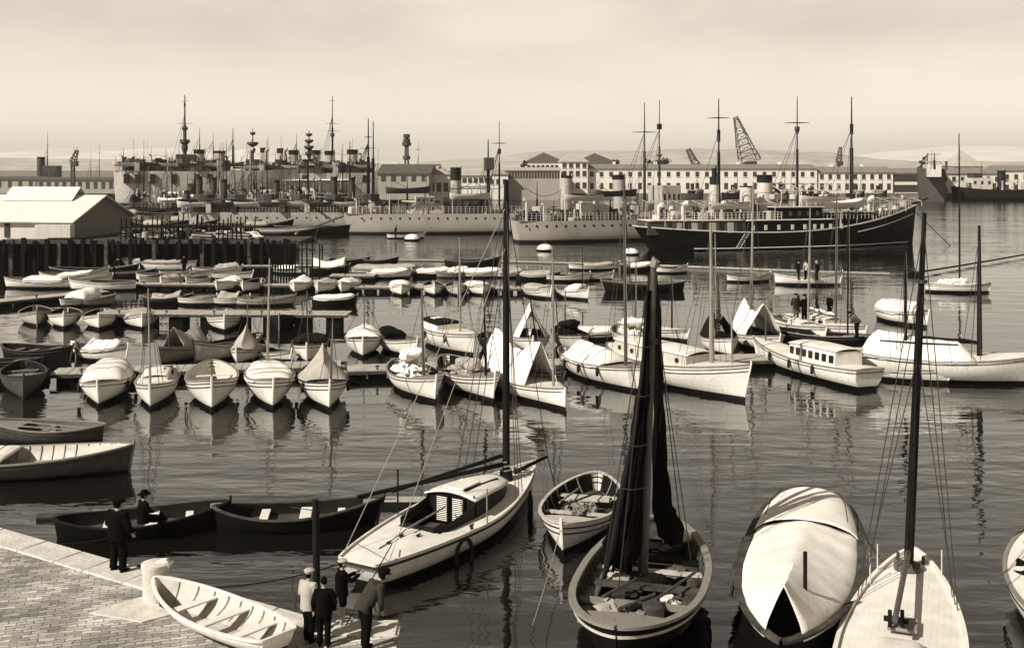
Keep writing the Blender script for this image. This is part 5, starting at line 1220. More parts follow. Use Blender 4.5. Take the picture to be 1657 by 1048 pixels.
boat('motor_launch', 'white launch with dark windowed cabin and curved roof, bow to the walkway', 1403, 631, 113, 8.8, 2.3, .85, 1.25, group=G1, anchor='stern', fore=0, tr=.75, fenders=3, cab=dict(t=(.16, .56), h=.75, w=.8, win=7, m='deck', rm='deck', hatch=0), pole=(.93, 2.6, .05))
boat('sailing_boat', 'small smooth white yacht with dark mast behind the right hand pole', 1530, 621, -33, 5.3, 1.7, .6, .8, group=G1, fore=0, tr=.5, mast=(1466, 395, .085), mm='mastd', shr=1, cab=dict(t=(.2, .5), h=.2, w=.6, rm='canvas'), hull=dict(pb=2.6, qb=.7))
boat('sailing_boat', 'big white yacht under a huge white tent cover at the right edge', 1690, 622, -14, 8.8, 3.0, 1.15, 1.6, group=G1, fore=0, tr=.5, tarp=('ridge', .04, .62, 1.35), mast=(1586, 365, .13), mm='mastd', shr=1, boom=(5.0, 1.9, 'canvasd'))
boat('rowing_boat', 'dark edged boat half out of view at the left edge of the near row', 38, 645, -66, 5.2, 2.1, .8, 1.1, group=G1, paint='hulldk', rail='strake', lining='innerd')  # dark hull and lining stand in for the shade at this edge
# ---- behind the plank walkway
G2 = 'boats moored along the far side of the plank walkway'
boat('rowing_boat', 'white boat with half raised white cover at the left of the walkway', 202, 586, -25, 3.6, 1.7, .65, .95, group=G2, anchor='bow', tarp=('ridge', .3, .9, .5), mast=(157, 540, .03), mm='mastl', rud=1)
boat('sailing_boat', 'dark hulled boat with scooped grey sail tent and short mast', 262, 590, -108, 4.4, 1.8, .7, 1.0, group=G2, paint='grey', tarp=('tent', .25, .75, 1.0), tm='canvasg', mast=(275, 515, .04), mm='mastd')
boat('fishing_boat', 'broad grey boat with black open hold beside the walkway', 318, 589, -118, 5.0, 2.2, .8, 1.3, group=G2, paint='cream', lining='innerd', rail='strake', seats=1, lum=2, oars=2)
boat('sailing_boat', 'small boat with grey cone shaped sail wrapped round its mast', 384, 591, -92, 4.4, 1.7, .6, .9, group=G2, lining='innerd', tarp=('cone', .3, .9, 1.3), tm='canvasg', mast=(400, 487, .05), mm='mastm')
boat('rowing_boat', 'low open white skiff pointing right behind the pale mast', 468, 586, -38, 3.4, 1.4, .45, .7, group=G2, lining='innerd', rail='wood')
boat('sailing_boat', 'white boat with dark cover and cross yard on a dark mast', 497, 588, -84, 4.6, 2.0, .8, 1.05, group=G2, rail='strake', lining='innerd', tarp=('flat', .2, .6, .35), tm='canvasd', mast=(498, 462, .05), mm='mastd', lum=3, fenders=2, shr=1)
boat('sailing_boat', 'white boat seen bow on with two pale covers folded either side of its mast', 587, 579, -84, 5.2, 2.2, .85, 1.15, group=G2, rail='strake', tarp=('ridge', .2, .78, .6), mast=(589, 475, .05), mm='mastm')
boat('rowing_boat', 'open white boat with dark stern cover and hanging bow line', 672, 579, -62, 4.8, 2.0, .75, 1.1, group=G2, seats=3, aft=.0, tarp=('flat', .0, .3, .3), tm='canvasd')
boat('cabin_boat', 'stout white boat with dark curved spray hood and pale mast', 764, 575, -58, 5.2, 2.2, 1.1, 1.25, group=G2, fore=.0, tr=.4, cab=dict(t=(.05, .5), h=.35, w=.8, rm='canvasd', m='white'), mast=(745, 385, .07), mm='mastl', shr=1, fenders=2)
boat('rowing_boat', 'small round dark rimmed boat immediately left of the tall black mast', 812, 574, -75, 3.8, 1.7, .65, .85, group=G2, paint='cream', lining='innerd', rail='strake')
boat('sailing_boat', 'boat under a high white tent with a black triangular opening', 862, 574, -88, 4.6, 2.2, .7, 1.0, group=G2, tarp=('tent', .12, .8, 1.7), fore=.84, lining='innerd')
boat('fishing_boat', 'dark cluttered boat with propped boards right of the white tent boat', 940, 572, -78, 4.8, 2.0, .8, 1.1, group=G2, paint='cream', lining='innerd', rail='strake', lum=4, tarp=('bundle', .2, .7, .7), tm='canvasd', mast=(914, 470, .06), mm='mastm', oars=2)
boat('rowing_boat', 'small white dinghy with dark bow lying off the far side of the walkway', 1000, 549, -8, 3.2, 1.25, .45, .6, group=G2, tarp=('flat', .05, .95, .25))
boat('sailing_boat', 'boat heaped with crumpled white canvas behind the lateen mast', 1050, 572, -76, 5.2, 2.2, .8, 1.1, group=G2, tarp=('bundle', .15, .8, .9), mast=(1028, 420, .06), mm='mastm', lum=3)
boat('sailing_boat', 'low white yacht with single thin mast just right of the lateen mast', 1109, 553, -50, 5.4, 1.8, .55, .8, group=G2, fore=0, tr=.5, mast=(1087, 450, .06), mm='mastd', tarp=('ridge', .1, .55, .5))
boat('rowing_boat', 'grey hulled boat with dark pitched cover left of the big white tent', 1182, 578, -84, 4.4, 2.0, .8, 1.1, group=G2, tarp=('tent', .2, .7, 1.1), tm='canvasd', mast=(1159, 378, .05), mm='mastl')
boat('sailing_boat', 'boat with large white ridge tent and open dark end', 1258, 573, -78, 5.6, 2.6, .75, 1.1, group=G2, fore=.78, lining='innerd', tarp=('tent', .15, .66, 1.6), mast=(1214, 294, .09), mm='mastl', shr=1)
boat('sailing_boat', 'white yacht with open dark cockpit on which two men stand', 1332, 557, -75, 6.4, 2.2, .8, 1.1, group=G2, fore=0, tr=.5, cab=dict(t=(.5, .72), h=.2, w=.6, pit=(.12, .49, .6)), mast=(1307, 330, .07), mm='mastl', shr=1)
boat('sailing_boat', 'white yacht beside the two men with long low cabin and furled boom', 1395, 557, -65, 6.8, 2.4, .85, 1.15, group=G2, fore=0, tr=.5, cab=dict(t=(.3, .62), h=.3, w=.6, win=3), mast=(1352, 314, .08), mm='mastm', shr=1, boom=(2.6, 1.4, 'canvas'))
boat('sailing_boat', 'dark decked cutter with thin mast between the white yacht and the launch', 1420, 572, -40, 6.6, 2.2, .8, 1.1, group=G2, paint='black', rail='wood', fore=.7, lining='innerd', mast=(1371, 340, .06), mm='mastd', lum=3)
boat('motor_boat', 'round white boat with humped canvas cover beyond the tented yacht', 1498, 530, -70, 5.0, 2.2, .8, 1.1, group=G2, tarp=('flat', .1, .9, .8), lining='innerd', fore=.6)
boat('rowing_boat', 'dark boat lying in shade at the left edge above the plank pontoon', 112, 585, -20, 4.6, 1.8, .6, .9, group=G2, paint='darkhull', lining='innerd', rail='timberg')  # the deep shade here is put into the near-black hull colour
boat('rowing_boat', 'black punt moored deep in shade at the left edge of the walkway', 60, 600, -5, 4.6, 1.6, .5, .7, group=G2, paint='darkhull', lining='innerd', rail='timberg')  # near-black paint imitates the deep shade of this corner
# ---- along the middle walkway
G3 = 'boats moored along the near side of the middle walkway'
for (q, y_, h_, L, Bm, lb, kw) in (
    (60, 528, -63, 4.6, 2.2, 'boat half hidden in shade at the left edge of the middle row', dict(paint='cream', lining='innerd')),
    (103, 532, -66, 5.0, 2.35, 'white boat with dark inside, leftmost whole boat of the middle row', dict(lining='innerd')),
    (160, 534, -69, 4.8, 2.3, 'white boat with one plank seat, left of the canvas topped boat in the middle row', dict(lining='innerd', seats=1)),
    (230, 533, -69, 4.8, 2.4, 'white boat topped with smooth white canvas in the middle row', dict(tarp=('flat', .1, .8, .25))),
    (363, 537, -80, 5.4, 2.5, 'white open boat with several seats alone in the middle row', dict(lining='inner', seats=4, rail='wood', strakes=2)),
    (452, 534, -88, 3.8, 1.9, 'black open rowing boat at the right of the middle row', dict(paint='darkhull', lining='inner', rail='wood'))):
    boat('rowing_boat', lb, q, y_, h_, L, Bm, .7, 1.05, group=G3, detail=0, **kw)
G4 = 'boats moored along the far side of the middle walkway'
for (q, y_, h_, L, Bm, lb, kw) in (
    (100, 498, 70, 5.6, 2.5, 'large pale boat with rounded hood behind the left end of the middle walkway', dict(tarp=('flat', .3, .9, .6), anchor='stern')),
    (150, 494, 12, 4.0, 1.7, 'small grey skiff with a leaning oar behind the middle walkway', dict(paint='grey', lining='inner', oars=1, anchor='mid')),
    (270, 492, 5, 4.8, 1.8, 'small boat with dark pitched cover behind the middle walkway', dict(paint='darkhull', tarp=('tent', .2, .8, .3), tm='canvasg', anchor='mid')),
    (316, 493, -8, 4.2, 1.6, 'white skiff with crossed oars behind the middle walkway', dict(oars=2, anchor='mid')),
    (370, 493, -15, 4.4, 1.7, 'boat with folded grey tarpaulin behind the middle walkway', dict(tarp=('tent', .3, .8, .4), tm='canvasg', anchor='mid')),
    (428, 494, 4, 5.2, 1.6, 'long low boat piled with spars behind the middle walkway', dict(oars=2, lum=2, anchor='mid', paint='cream')),
    (540, 494, 3, 4.4, 1.6, 'dark hulled boat with white top near the walkway end', dict(paint='darkhull', tarp=('flat', .05, .95, .25), anchor='mid'))):
    boat('rowing_boat', lb, q, y_, h_, L * .78, Bm * .9, .55, .8, group=G4, detail=0, **kw)
# ---- far row of small white boats
G5 = 'small boats moored along the near side of the rear walkway'
rowb = [(228, 466, 'plain low open hull', {}, -140), (262, 467, 'white cover pulled to the bow', dict(tarp=('ridge', .3, .9, .35)), -145), (303, 468, 'pale seats and long bow line', dict(seats=4), -150), (352, 473, 'white sheet over the stern', dict(tarp=('ridge', .1, .6, .35)), -115), (394, 474, 'dark inner ring', dict(lining='innerd'), -120),
    (477, 475, 'pitched white cover and black stripe', dict(tarp=('ridge', .1, .7, .4)), -115), (515, 475, 'cover gathered over the bow', dict(tarp=('ridge', .3, .85, .45)), -118), (553, 475, 'short ridge cover and dark end', dict(tarp=('ridge', .35, .85, .4), lining='innerd'), -122), (649, 479, 'flat white top and bright stem', dict(tarp=('flat', .15, .8, .3)), -84),
    (703, 479, 'open inside with dark foredeck', dict(lining='innerd'), -84), (741, 479, 'two thwarts and a grey side', dict(seats=2, paint='cream'), -80), (783, 479, 'patched cover left of the tall black mast', dict(tarp=('ridge', .2, .8, .25)), -75), (890, 484, 'rounded hood right of the tall black mast', dict(tarp=('flat', .2, .8, .3), strakes=2), -60), (950, 486, 'raised white cuddy and long pale hull', dict(tarp=('flat', .5, .85, .5), mast=(943, 400, .05), mm='mastd'), -50), (980, 472, 'dark sides and a wide pale rail', dict(paint='darkhull', lining='inner', L=6.4), -170)]
for (q, y_, ds, kw, h_) in rowb:
    h_ = h_ if q > 600 else {228: -100, 262: -101, 303: -103, 352: -97, 394: -98}.get(q, -97); k = dict(L=4.0, B=1.85 if y_ > 470 else 1.75, F=.7, bow=1.0); k.update(kw)
    boat('rowing_boat', 'small boat in the rear row with %s' % ds, q, y_, h_, group=G5, detail=0, **k)
G6 = 'small boats lying beyond the rear walkway'
rowc = [(350, 443, 'white boat with steep raised bow between gangway and rear walkway', 0, dict(L=4.8, tarp=('ridge', .5, .95, .5))), (367, 452, 'open pale boat behind the rear walkway below the gangway', -10, dict(L=5)), (468, 443, 'white boat just right of the hut steps', -20, dict(L=3.6, tarp=('flat', .2, .8, .3))),
    (532, 441, 'boat with square white awning box beside the landing stage', 4, dict(L=4.2, paint='darkhull', tarp=('tent', .1, .9, .9))), (565, 428, 'dark flat punt with a black bundle by the boom', 0, dict(L=4.5, paint='darkhull', lum=2)), (613, 428, 'low dark skiff touching the pale boom', 8, dict(L=3.6, paint='darkhull', oars=1)),
    (625, 443, 'long pale flat topped scow beyond the rear walkway', -4, dict(L=7, B=2.3, tr=.8, tarp=('flat', .02, .95, .3))), (628, 450, 'white covered dinghy in front of the long scow', 0, dict(L=4, tarp=('flat', .1, .95, .3))), (700, 448, 'low covered boat with pale hump right of the scow', 2, dict(L=3.6, tarp=('flat', .1, .9, .3), paint='darkhull')),
    (738, 449, 'grey boat with white canvas and curved rail under the thin mast', 0, dict(L=3.8, tarp=('bundle', .3, .8, .3), paint='grey')), (764, 438, 'black high sided lighter just behind the boom', 6, dict(L=5.4, B=2.2, F=1.0, bow=1.5, paint='darkhull', lining='innerd')), (776, 449, 'long low pale hull left of the tall black mast', -4, dict(L=5, tarp=('flat', .1, .9, .25))),
    (823, 449, 'small white hull with dark stern just right of the tall black mast', -6, dict(L=3.2, tarp=('ridge', .2, .9, .35))), (869, 454, 'black hull with white snowy looking top', 0, dict(L=4.2, paint='darkhull', tarp=('flat', .1, .9, .4))), (915, 455, 'pale open boat with dark awning beyond the walkway end', -5, dict(L=4, lum=2)), (960, 437, 'slim white rowing boat floating below the second destroyer', 3, dict(L=4.8, tarp=('flat', .3, .9, .2))),
    (955, 453, 'white boat with tilted oar next to the walkway end', -10, dict(L=4, oars=1, lining='innerd')), (1030, 438, 'dark double ended boat beside the thin tall mast', -6, dict(L=3.4, paint='darkhull', tarp=('flat', .3, .95, .3))), (1086, 442, 'tiny white dinghy alone below the steamer stern', 0, dict(L=3.2, seats=1, lining='innerd')),
    (1210, 456, 'white skiff alone on open water below the steamer', 12, dict(L=4.4, B=1.5, mast=(1200, 437, .03), lum=1)), (1306, 461, 'white launch crowded with people below the steamer', -5, dict(L=5.8, B=2.0, F=.9, bow=1.25, mast=(1310, 378, .05), mm='mastd', lum=6)), (1548, 473, 'small white yacht with tall thin mast alone at the right', -8, dict(L=4.9, B=1.9, F=.7, bow=.9, fore=0, tr=.5, mast=(1555, 216, .08), mm='mastd', tarp=('bundle', .2, .7, .3), mt=.55)),
    (656, 386, 'white dinghy with a standing rower beside the first destroyer', 5, dict(L=5.0, seats=2)), (884, 390, 'white tender tied above the buoy before the second destroyer', 30, dict(L=5.0, B=2.0, F=.8, bow=1.2, lining='innerd'))]
for (q, y_, lb, h_, kw) in rowc:
    k = dict(L=4.2, B=1.6, F=.55, bow=.85); k.update(kw)
    boat('rowing_boat' if 'yacht' not in lb else 'sailing_boat', lb, q, y_, h_, group=G6, detail=0, anchor='mid', **k)
# ---- upper left, around the dark pier
G7 = 'larger boats lying below the dark pier'
for (q, y_, lb, h_, kw) in ((92, 466, 'long pale launch with white cockpit covers at the left edge', 4, dict(L=8.6, B=2.2, F=.8, bow=1.2, tarp=('flat', .2, .6, .3))), (118, 459, 'second pale launch lying behind the long one at the left edge', 4, dict(L=6.5, B=2, F=.8, bow=1.5, tarp=('flat', .3, .8, .2))),
    (168, 470, 'sharp white bow wedge in front of the black pier', 176, dict(L=5.6, B=1.9, F=.7, bow=1.0, lining='innerd')), (252, 438, 'long white pulling boat hauled close under the pier', 176, dict(L=8.2, B=1.9, F=.8, bow=1.5, tarp=('flat', .1, .9, .2))), (305, 435, 'biggest white boat under the pier with a leaning spar', 2, dict(L=10.5, B=2.4, F=1.3, bow=2.0, tarp=('flat', .1, .9, .3))),
    (262, 455, 'open white boat with timber aboard below the pier', -6, dict(L=5, lum=3)), (300, 452, 'white boat with several small bundles below the pier', -8, dict(L=5.4, lum=4, B=1.8)), (340, 450, 'low white boat crossing under the pier end', 3, dict(L=5, B=1.8)),
    (150, 449, 'dark barge in the shadow of the pier', 0, dict(L=9, B=2.6, F=.8, bow=1.3, paint='darkhull', lining='innerd', lum=3)), (205, 452, 'small dark boat tucked in the shadow beneath the pier', 12, dict(L=5, paint='darkhull', lining='innerd')),
    (455, 387, 'dark long barge moored beyond the stakes', 2, dict(L=9.5, B=2.8, F=1.0, bow=1.6, paint='darkhull', lining='inner', rail='wood')), (510, 379, 'black barge end lying below the grey warship', 2, dict(L=12, B=3, F=1.2, bow=1.6, paint='darkhull', lining='innerd')), (440, 380, 'slim pale boat beneath the slanting spar', 3, dict(L=11, B=2.4, F=1.0, bow=1.5, rail='wood'))):
    k = dict(L=5, B=1.7, F=.6, bow=1.0); k.update(kw)
    boat('rowing_boat', lb, q, y_, h_, group=G7, detail=0, anchor='mid', **k)
rr = random.Random(11)
for i in range(16):      # craft packed behind the pier
    q = 215 + i * 14 + rr.uniform(-4, 4); y_ = 353 + (i * 5 % 4) * 7
    boat('harbour_barge', '%s %s %s behind the timber pier' % (('dark', 'grey', 'black')[i % 3], ('open barge', 'decked lighter', 'work boat', 'masted ketch')[i % 4], ('near the shed gable', 'left of centre', 'in the middle of the crowd', 'close to the white hut', 'near the stake fence')[min(4, i // 3)]), q, y_, rr.uniform(-15, 15), rr.uniform(8, 12), 2.8, 1.1, 1.9, group='barges crowded behind the pier', cat='barge', detail=0, anchor='mid',
         paint=('darkhull', 'grey', 'darkhull', 'black')[i % 4], lining='innerd', lum=9, mast=(q + 3, 262 - (i * 17 % 40) + 42, .08) if i % 4 != 3 else None, mm='mastd', tarp=('flat', .2, .6, .6) if i % 3 == 0 else None, tm='canvasg')
# ---------------------------------------------------------------- foreground: quay
QZ = 1.0
q0, q1 = at(50, 872, QZ), at(505, 1003, QZ)
dq = (q1 - q0).normalized()
A0, A1 = q0 - dq * 14, q1 + dq * .1
edge2 = at(648, 1012, QZ)
poly = [(A0.x, A0.y), (A1.x, A1.y), (edge2.x, edge2.y), (edge2.x + .2, 14), (-40, 14), (-40, A0.y)]
tag(MB().prism(poly, -1.5, QZ).build('quay', ['cobble'], smooth=False), kind='structure')
nq = Vector((-dq.y, dq.x, 0))
if nq.y > 0: nq = -nq
r = empty('coping', (q0.x, q0.y, 0), math.atan2(dq.y, dq.x), 'pale worn coping stones along the edge of the cobbled quay', 'coping')
Lq = (A1 - A0).length; rr = random.Random(2)
x = -14.0; k = 0
while x < Lq - 14.2:
    l_ = rr.uniform(1.1, 1.9); l_ = min(l_, Lq - 14.0 - x)
    MB().box((x + l_ / 2, -.42 + .08, QZ - .27 + rr.uniform(-.004, .006)), (l_ - .025, .9, .6)).build('coping_stone', 'stone', r, bev=.03); x += l_; k += 1
r['kind'] = 'structure'
e2 = MB(); e2.box(((A1.x + edge2.x) / 2 + .2, edge2.y - .33 + .2, QZ - .26), ((edge2.x - A1.x) - .5, .75, .6)); tag(e2.build('quay_kerb', 'stone', bev=.03), kind='structure')
# bollard on its pale slab
bp_ = at(252, 971, QZ)
bl_ = empty('bollard', bp_, 0, 'stout pale stone bollard with worn broken top on the quay', 'bollard')
MB().lathe((0, 0, 0), [(.30, 0), (.29, .06), (.285, .5), (.30, .72), (.325, .80), (.32, .86), (.22, .89)], 20).build('shaft', 'stone', bl_)
bm = MB(); bm.ell((.16, 0, .82), (.2, .22, .12), 12, 7, jit=.5); bm.build('worn_cap', 'stone', bl_)
tag(MB().prism([(-1.25, -.75), (.1, -1.25), (1.3, -.3), (.5, .65), (-.2, .35)], 0, .035).build('stone_slab', 'stone', None, loc=(bp_.x, bp_.y, QZ), smooth=False, bev=.01), 'flat pale stone slab set round the foot of the bollard', 'slab')
tag(MB().tube((0, 0, 0), (0, 0, 0.02), .01).build('iron_ring', 'iron', None, loc=at(150, 930, QZ + .01)), 'small iron ring lying on the cobbles by the man', 'ring') if 0 else None
# small boat drawn up on the quay
rb = empty('rowing_boat', (0, 0, 0), 0, 'small white rowing boat lying on the quay beside the bollard', 'boat')
b0, b1 = at(260, 951, QZ + .45), at(436, 1026, QZ + .45); dd = (b1 - b0); dd.z = 0; Lb = dd.length
Hb = Hull(Lb + .2, 1.45, .45, .62, .5, tr=.55, draft=.02, over=.05)
rb.location = (b0 + dd.normalized() * (Lb + .2) * .5) * 1; rb.location.z = QZ + .03; rb.rotation_euler = (0, 0, math.atan2(-dd.y, -dd.x))
mb = MB(); Hb.outer(mb, 18, 7); mb.cur = 1; Hb.inner(mb, .06, 18, 5, .03); mb.build('hull', ['white', 'innerw'], rb)
Hb.strip(MB(), 0, .07, .045, n=26).build('gunwale', 'white', rb); Hb.floor_mb(.06, inset=.05).build('floorboards', 'innerw', rb)
for t in (.2, .45, .7): q = Hb.pt(t, .75, 1, .04); MB().box((q.x, 0, q.z), (.24, q.y * 2, .035)).build('thwart', 'white', rb)
for k in range(9):
    t = .1 + .1 * k
    for sd_ in (1, -1): MB().path([Hb.pt(t, .25 + .72 * j / 4, sd_, .045) for j in range(5)], .018, 4).build('rib', 'wood', rb)
# upright dark post at the quay end
pb = at(512, 1020, QZ); tag(MB().path([(0, 0, 0), (0, 0, 1.4), (-.02, 0, zat(808, pb.y) - QZ)], [.085, .078, .07], 12).build('mooring_post', 'mastd', None, loc=pb), 'tall dark upright post at the quay end among the people', 'post')

# ---------------------------------------------------------------- foreground: dark barges, log boom, left boats
boat('rowing_boat', 'black open boat with two pale seats beside the man on the quay', 362, 850, 14, 4.7, 1.75, .42, .75, paint='black', lining='innerd', rail='darkhull', seats=0, fore=.9, group='black open boats lying off the quay', hull=dict(over=.03), stern=.6, strakes=0)
boat('rowing_boat', 'black open boat with pale stern seats lying nearest the white yacht', 606, 846, 7, 4.7, 1.9, .45, .8, paint='black', lining='innerd', rail='timberg', seats=0, fore=.9, group='black open boats lying off the quay', hull=dict(over=.05), stern=.7, strakes=0)
for bt in [o for o in col.objects if o.get('group') == 'black open boats lying off the quay']:
    Hx = Hull(4.7, 1.85, .45, .8, .65)
    for t, w_ in ((.3, .26), (.56, .34), (.78, .22)):
        q = Hx.pt(t, .85, 1, .1); MB().box((q.x, 0, .34), (w_, q.y * 2 - .1, .04)).build('thwart', 'deck', bt)
    MB().box((.4, -.3, .2), (1.6, .12, .04), .05).build('bottom_board', 'timberg', bt)
rope('log_boom', 'long floating line of dark logs behind the black boats', [at(60, 836, .06), at(200, 830, .08), at(360, 822, .08), at(520, 815, .1), at(640, 811, .1)], .11, 'timberg', cat='log boom', n=8)
rope('log_boom', 'pale squared spar floating along the outer side of the dark logs', [at(150, 827, .16), at(360, 816, .16), at(560, 811, .16)], .045, 'mastl', cat='log boom', n=5)
tag(MB().box((0, 0, .08), (3.6, .55, .22)).build('raft', 'cream', None, loc=at(660, 816), bev=.03), 'pale painted float lying behind the white yacht stern', 'raft')
boat('fishing_boat', 'large white lined open boat entering from the left edge with pointed bow', 207, 763, 5, 8.0, 2.7, .66, .98, rail='wood', lining='innerw', paint='hulldk', strakes=1, seats=1, fore=.8, frames=16, lum=1, oars=0, deckm='deck', hull=dict(over=.02, pb=2.2), tarp=('flat', .2, .5, .12), roll=0)
boat('rowing_boat', 'smaller boat with laid oars behind the large boat at the left edge', 78, 712, 176, 4.4, 1.9, .55, .8, anchor='mid', paint='hulldk', lining='inner', oars=2, seats=2)

# ---------------------------------------------------------------- foreground: white yacht
Y0, Y1 = Vector((-3.72, 28.9, 0)), Vector((0.62, 36.6, 0)); dy = Y1 - Y0; LY = dy.length; rzY = math.atan2(dy.y, dy.x)
HYt = Hull(LY, 2.75, .72, 1.08, .74, tr=.42, draft=.5, pa=1.8, qa=.8, pb=1.7, qb=.85, m=.46, over=.03, so_=.05, vee=1.2, keel=2.2)
yt = empty('sailing_yacht', (Y0 + Y1) / 2, rzY, 'large white gaff yacht with louvred cabin doors and tall black mast beside the quay', 'yacht')
mb = MB(); HYt.outer(mb, 30, 10); mb.build('hull', 'white', yt)
c0, c1, cw = .26, .44, .56
HYt.deck_mb(.004, .996, 50, dz=.0, camber=.10, nv=24, inset=.02, skip=lambda u, v: c0 < .004 + .992 * u < c1 + .02 and abs(2 * v - 1) < cw).build('deck', 'deck', yt)
HYt.strip(MB(), .04, .05, .07, n=50).build('toe_rail', 'deck', yt); HYt.strip(MB(), -.05, .06, .06, n=50).build('rubbing_strake', 'strake', yt)
def YX(t): return (t - .5) * LY
pit = MB(); hA, hB = HYt.half(c0) * cw, HYt.half(c1 + .02) * cw; PX = [(YX(c0), -hA), (YX(c1 + .02), -hB), (YX(c1 + .02), hB), (YX(c0), hA)]
vs = [(a, b, .12) for a, b in PX] + [(a, b, .8) for a, b in PX]; pit.add(vs, [(0, 1, 2, 3), (0, 4, 5, 1), (1, 5, 6, 2), (2, 6, 7, 3), (3, 7, 4, 0)]).build('cockpit', 'innerd', yt, smooth=False)
cm = MB()
ring = [(YX(c0) - .05, -hA * .8), (YX(c0) + .25, -hA - .08), (YX(c1), -hB - .05), (YX(c1) + .1, -hB + .0)]
ctop = [.14, .16, .34, .6]
for sd_ in (1, -1):
    for i in range(3):
        a, b = ring[i], ring[i + 1]
        cm.add([(a[0], sd_ * a[1], .72), (b[0], sd_ * b[1], .72), (b[0], sd_ * b[1], .8 + ctop[i + 1]), (a[0], sd_ * a[1], .8 + ctop[i])], [(0, 1, 2, 3)])
cm.add([(ring[0][0], -ring[0][1], .72), (ring[0][0], ring[0][1], .72), (ring[0][0], ring[0][1], .94), (ring[0][0], -ring[0][1], .94)], [(0, 1, 2, 3)])
cm.build('coaming', 'mastd', yt, smooth=False, thick=.05)
t0, t1 = .45, .73; cb = MB(); wv = .62
def yp(t, s_, z): q = HYt.pt(t, 1, 1); k = max(0, (t - .63) / .10); return Vector((q.x, s_ * q.y * wv * (1 - .28 * min(1, k) ** 2), z))
ztop = lambda t: 1.26 - .14 * max(0, (t - .5) / .23) ** 2
for sd_ in (1, -1): cb.grid(lambda u, v: yp(t0 + (t1 - t0) * u, sd_ * (1 - .05 * v), .7 + (ztop(t0 + (t1 - t0) * u) - .7) * v), 12, 1, flip=sd_ < 0)
q = yp(t1, 1, 0); cb.add([(q.x, -q.y, .8), (q.x, q.y, .8), (q.x + .05, q.y * .5, ztop(t1)), (q.x + .05, -q.y * .5, ztop(t1))], [(0, 1, 2, 3)])
cb.build('cabin_side', 'mastd', yt, smooth=False)
MB().grid(lambda u, v: Vector((yp(t0 - .012 + (t1 - t0 + .016) * u, 1, 0).x, (2 * v - 1) * (yp(t0 + (t1 - t0) * u, .97, 0).y + .05), ztop(t0 + (t1 - t0) * u) + .02 + .15 * (1 - (2 * v - 1) ** 2))), 14, 12).build('cabin_roof', 'deck', yt, thick=.045)
MB().box((YX(.52), 0, 1.47), (1.0, .66, .06), 0, 0, R(1)).build('sliding_hatch', 'deck', yt, bev=.02)
MB().box((YX(.575), -.36, 1.40), (1.9, .05, .06), 0, 0, R(4)).build('handrail', 'mastd', yt)
q = yp(t0, 1, 0); bhd = MB(); bhd.add([(q.x, -q.y, .15), (q.x, q.y, .15), (q.x, q.y, 1.22), (q.x, 0, 1.38), (q.x, -q.y, 1.22)], [(0, 1, 2, 3, 4)]); bhd.build('bulkhead', 'mastd', yt)
for sd_ in (1, -1):
    dr = MB().box((q.x - .05, sd_ * .27, .92), (.05, .44, .80)).build('louvre_door', 'innerd', yt)
    lv = MB()
    for k in range(13): lv.box((q.x - .085, sd_ * .27, .58 + .055 * k), (.03, .34, .024), 0, 0, R(25))
    lv.build('slats', 'deck', dr)
MB().path([(YX(.2), 0, .98), (YX(.33), -.02, 1.04), (YX(.40), -.06, 1.1)], [.035, .03, .022], 7).build('tiller', 'mastl', yt)
MB().box((YX(.34), hA * .55, .5), (1.4, .4, .06)).build('cockpit_bench', 'mastm', yt)
MB().box((YX(.34), -hA * .55, .5), (1.4, .4, .06)).build('cockpit_bench', 'mastm', yt)
for t, yy in ((.1, 0), (.17, .03), (.2, -.35), (.9, .1), (.93, -.1), (.36, -1.18), (.4, 1.15)):
    z = HYt.sheer(t) + .09; MB().tube((YX(t), yy, z - .06), (YX(t), yy, z + .06), .05, n=8).tube((YX(t) - .1, yy, z + .05), (YX(t) + .1, yy, z + .05), .025, n=6).build('cleat', 'iron', yt)
MB().path([(YX(.05), .0, HYt.sheer(.05) + .1), (YX(.1), 0, .86), (YX(.2), .05, .95)], .015, 5).build('sheet_rope', 'roped', yt)
ma = at(808, 772, 1.0); ml = Matrix.Rotation(-rzY, 3, 'Z') @ (ma - Vector(yt.location)); mx_, my_ = ml.x, 0.0
mtop = zat(291, ma.y)
MB().path([(mx_, my_, .9), (mx_, my_, 3), (mx_, my_, 8), (mx_, my_, mtop)], [.12, .115, .10, .07], 14).build('mast', 'mastd', yt)
MB().path([(mx_, my_, .95), (mx_, my_, 1.25)], [.22, .2], 14).build('mast_collar', 'mastd', yt)
MB().path([(mx_ + .12 * math.cos(k * .9), my_ + .16 * math.sin(k * .9), 1.05 + .02 * k) for k in range(26)], .02, 5).build('halyard_coil', 'rope', yt)
def yl(px, py, z): p = at(px, py, z); return Matrix.Rotation(-rzY, 3, 'Z') @ (p - Vector((yt.location.x, yt.location.y, 0)))
be = yl(578, 804, 1.25); ge = yl(634, 795, 1.45)
MB().path([Vector((mx_ - .1, .1, 1.45)), be], [.075, .06], 10).build('boom', 'mastd', yt)
MB().path([Vector((mx_ - .1, .12, 1.72)), ge], [.065, .05], 10).build('gaff', 'mastd', yt)
bs0 = Vector((YX(.9), -.1, 1.12)); bs1 = yl(886, 738, 1.45); MB().path([bs0 - (bs1 - bs0) * .25, bs0, bs1], [.07, .07, .045], 10).build('bowsprit', 'mastd', yt)
MB().path([bs1, yl(898, 786, .0)], .018, 5).build('bobstay', 'rigwire', yt)
for (sd_, t_, tp) in ((1, .74, .8), (-1, .74, .8), (1, .66, .97), (-1, .66, .97), (-1, .70, .88), (1, .7, .88)):
    MB().tube(HYt.rail(t_, sd_, -.05), (mx_, my_, mtop * tp), .014, n=5).build('shroud', 'rigwire', yt)
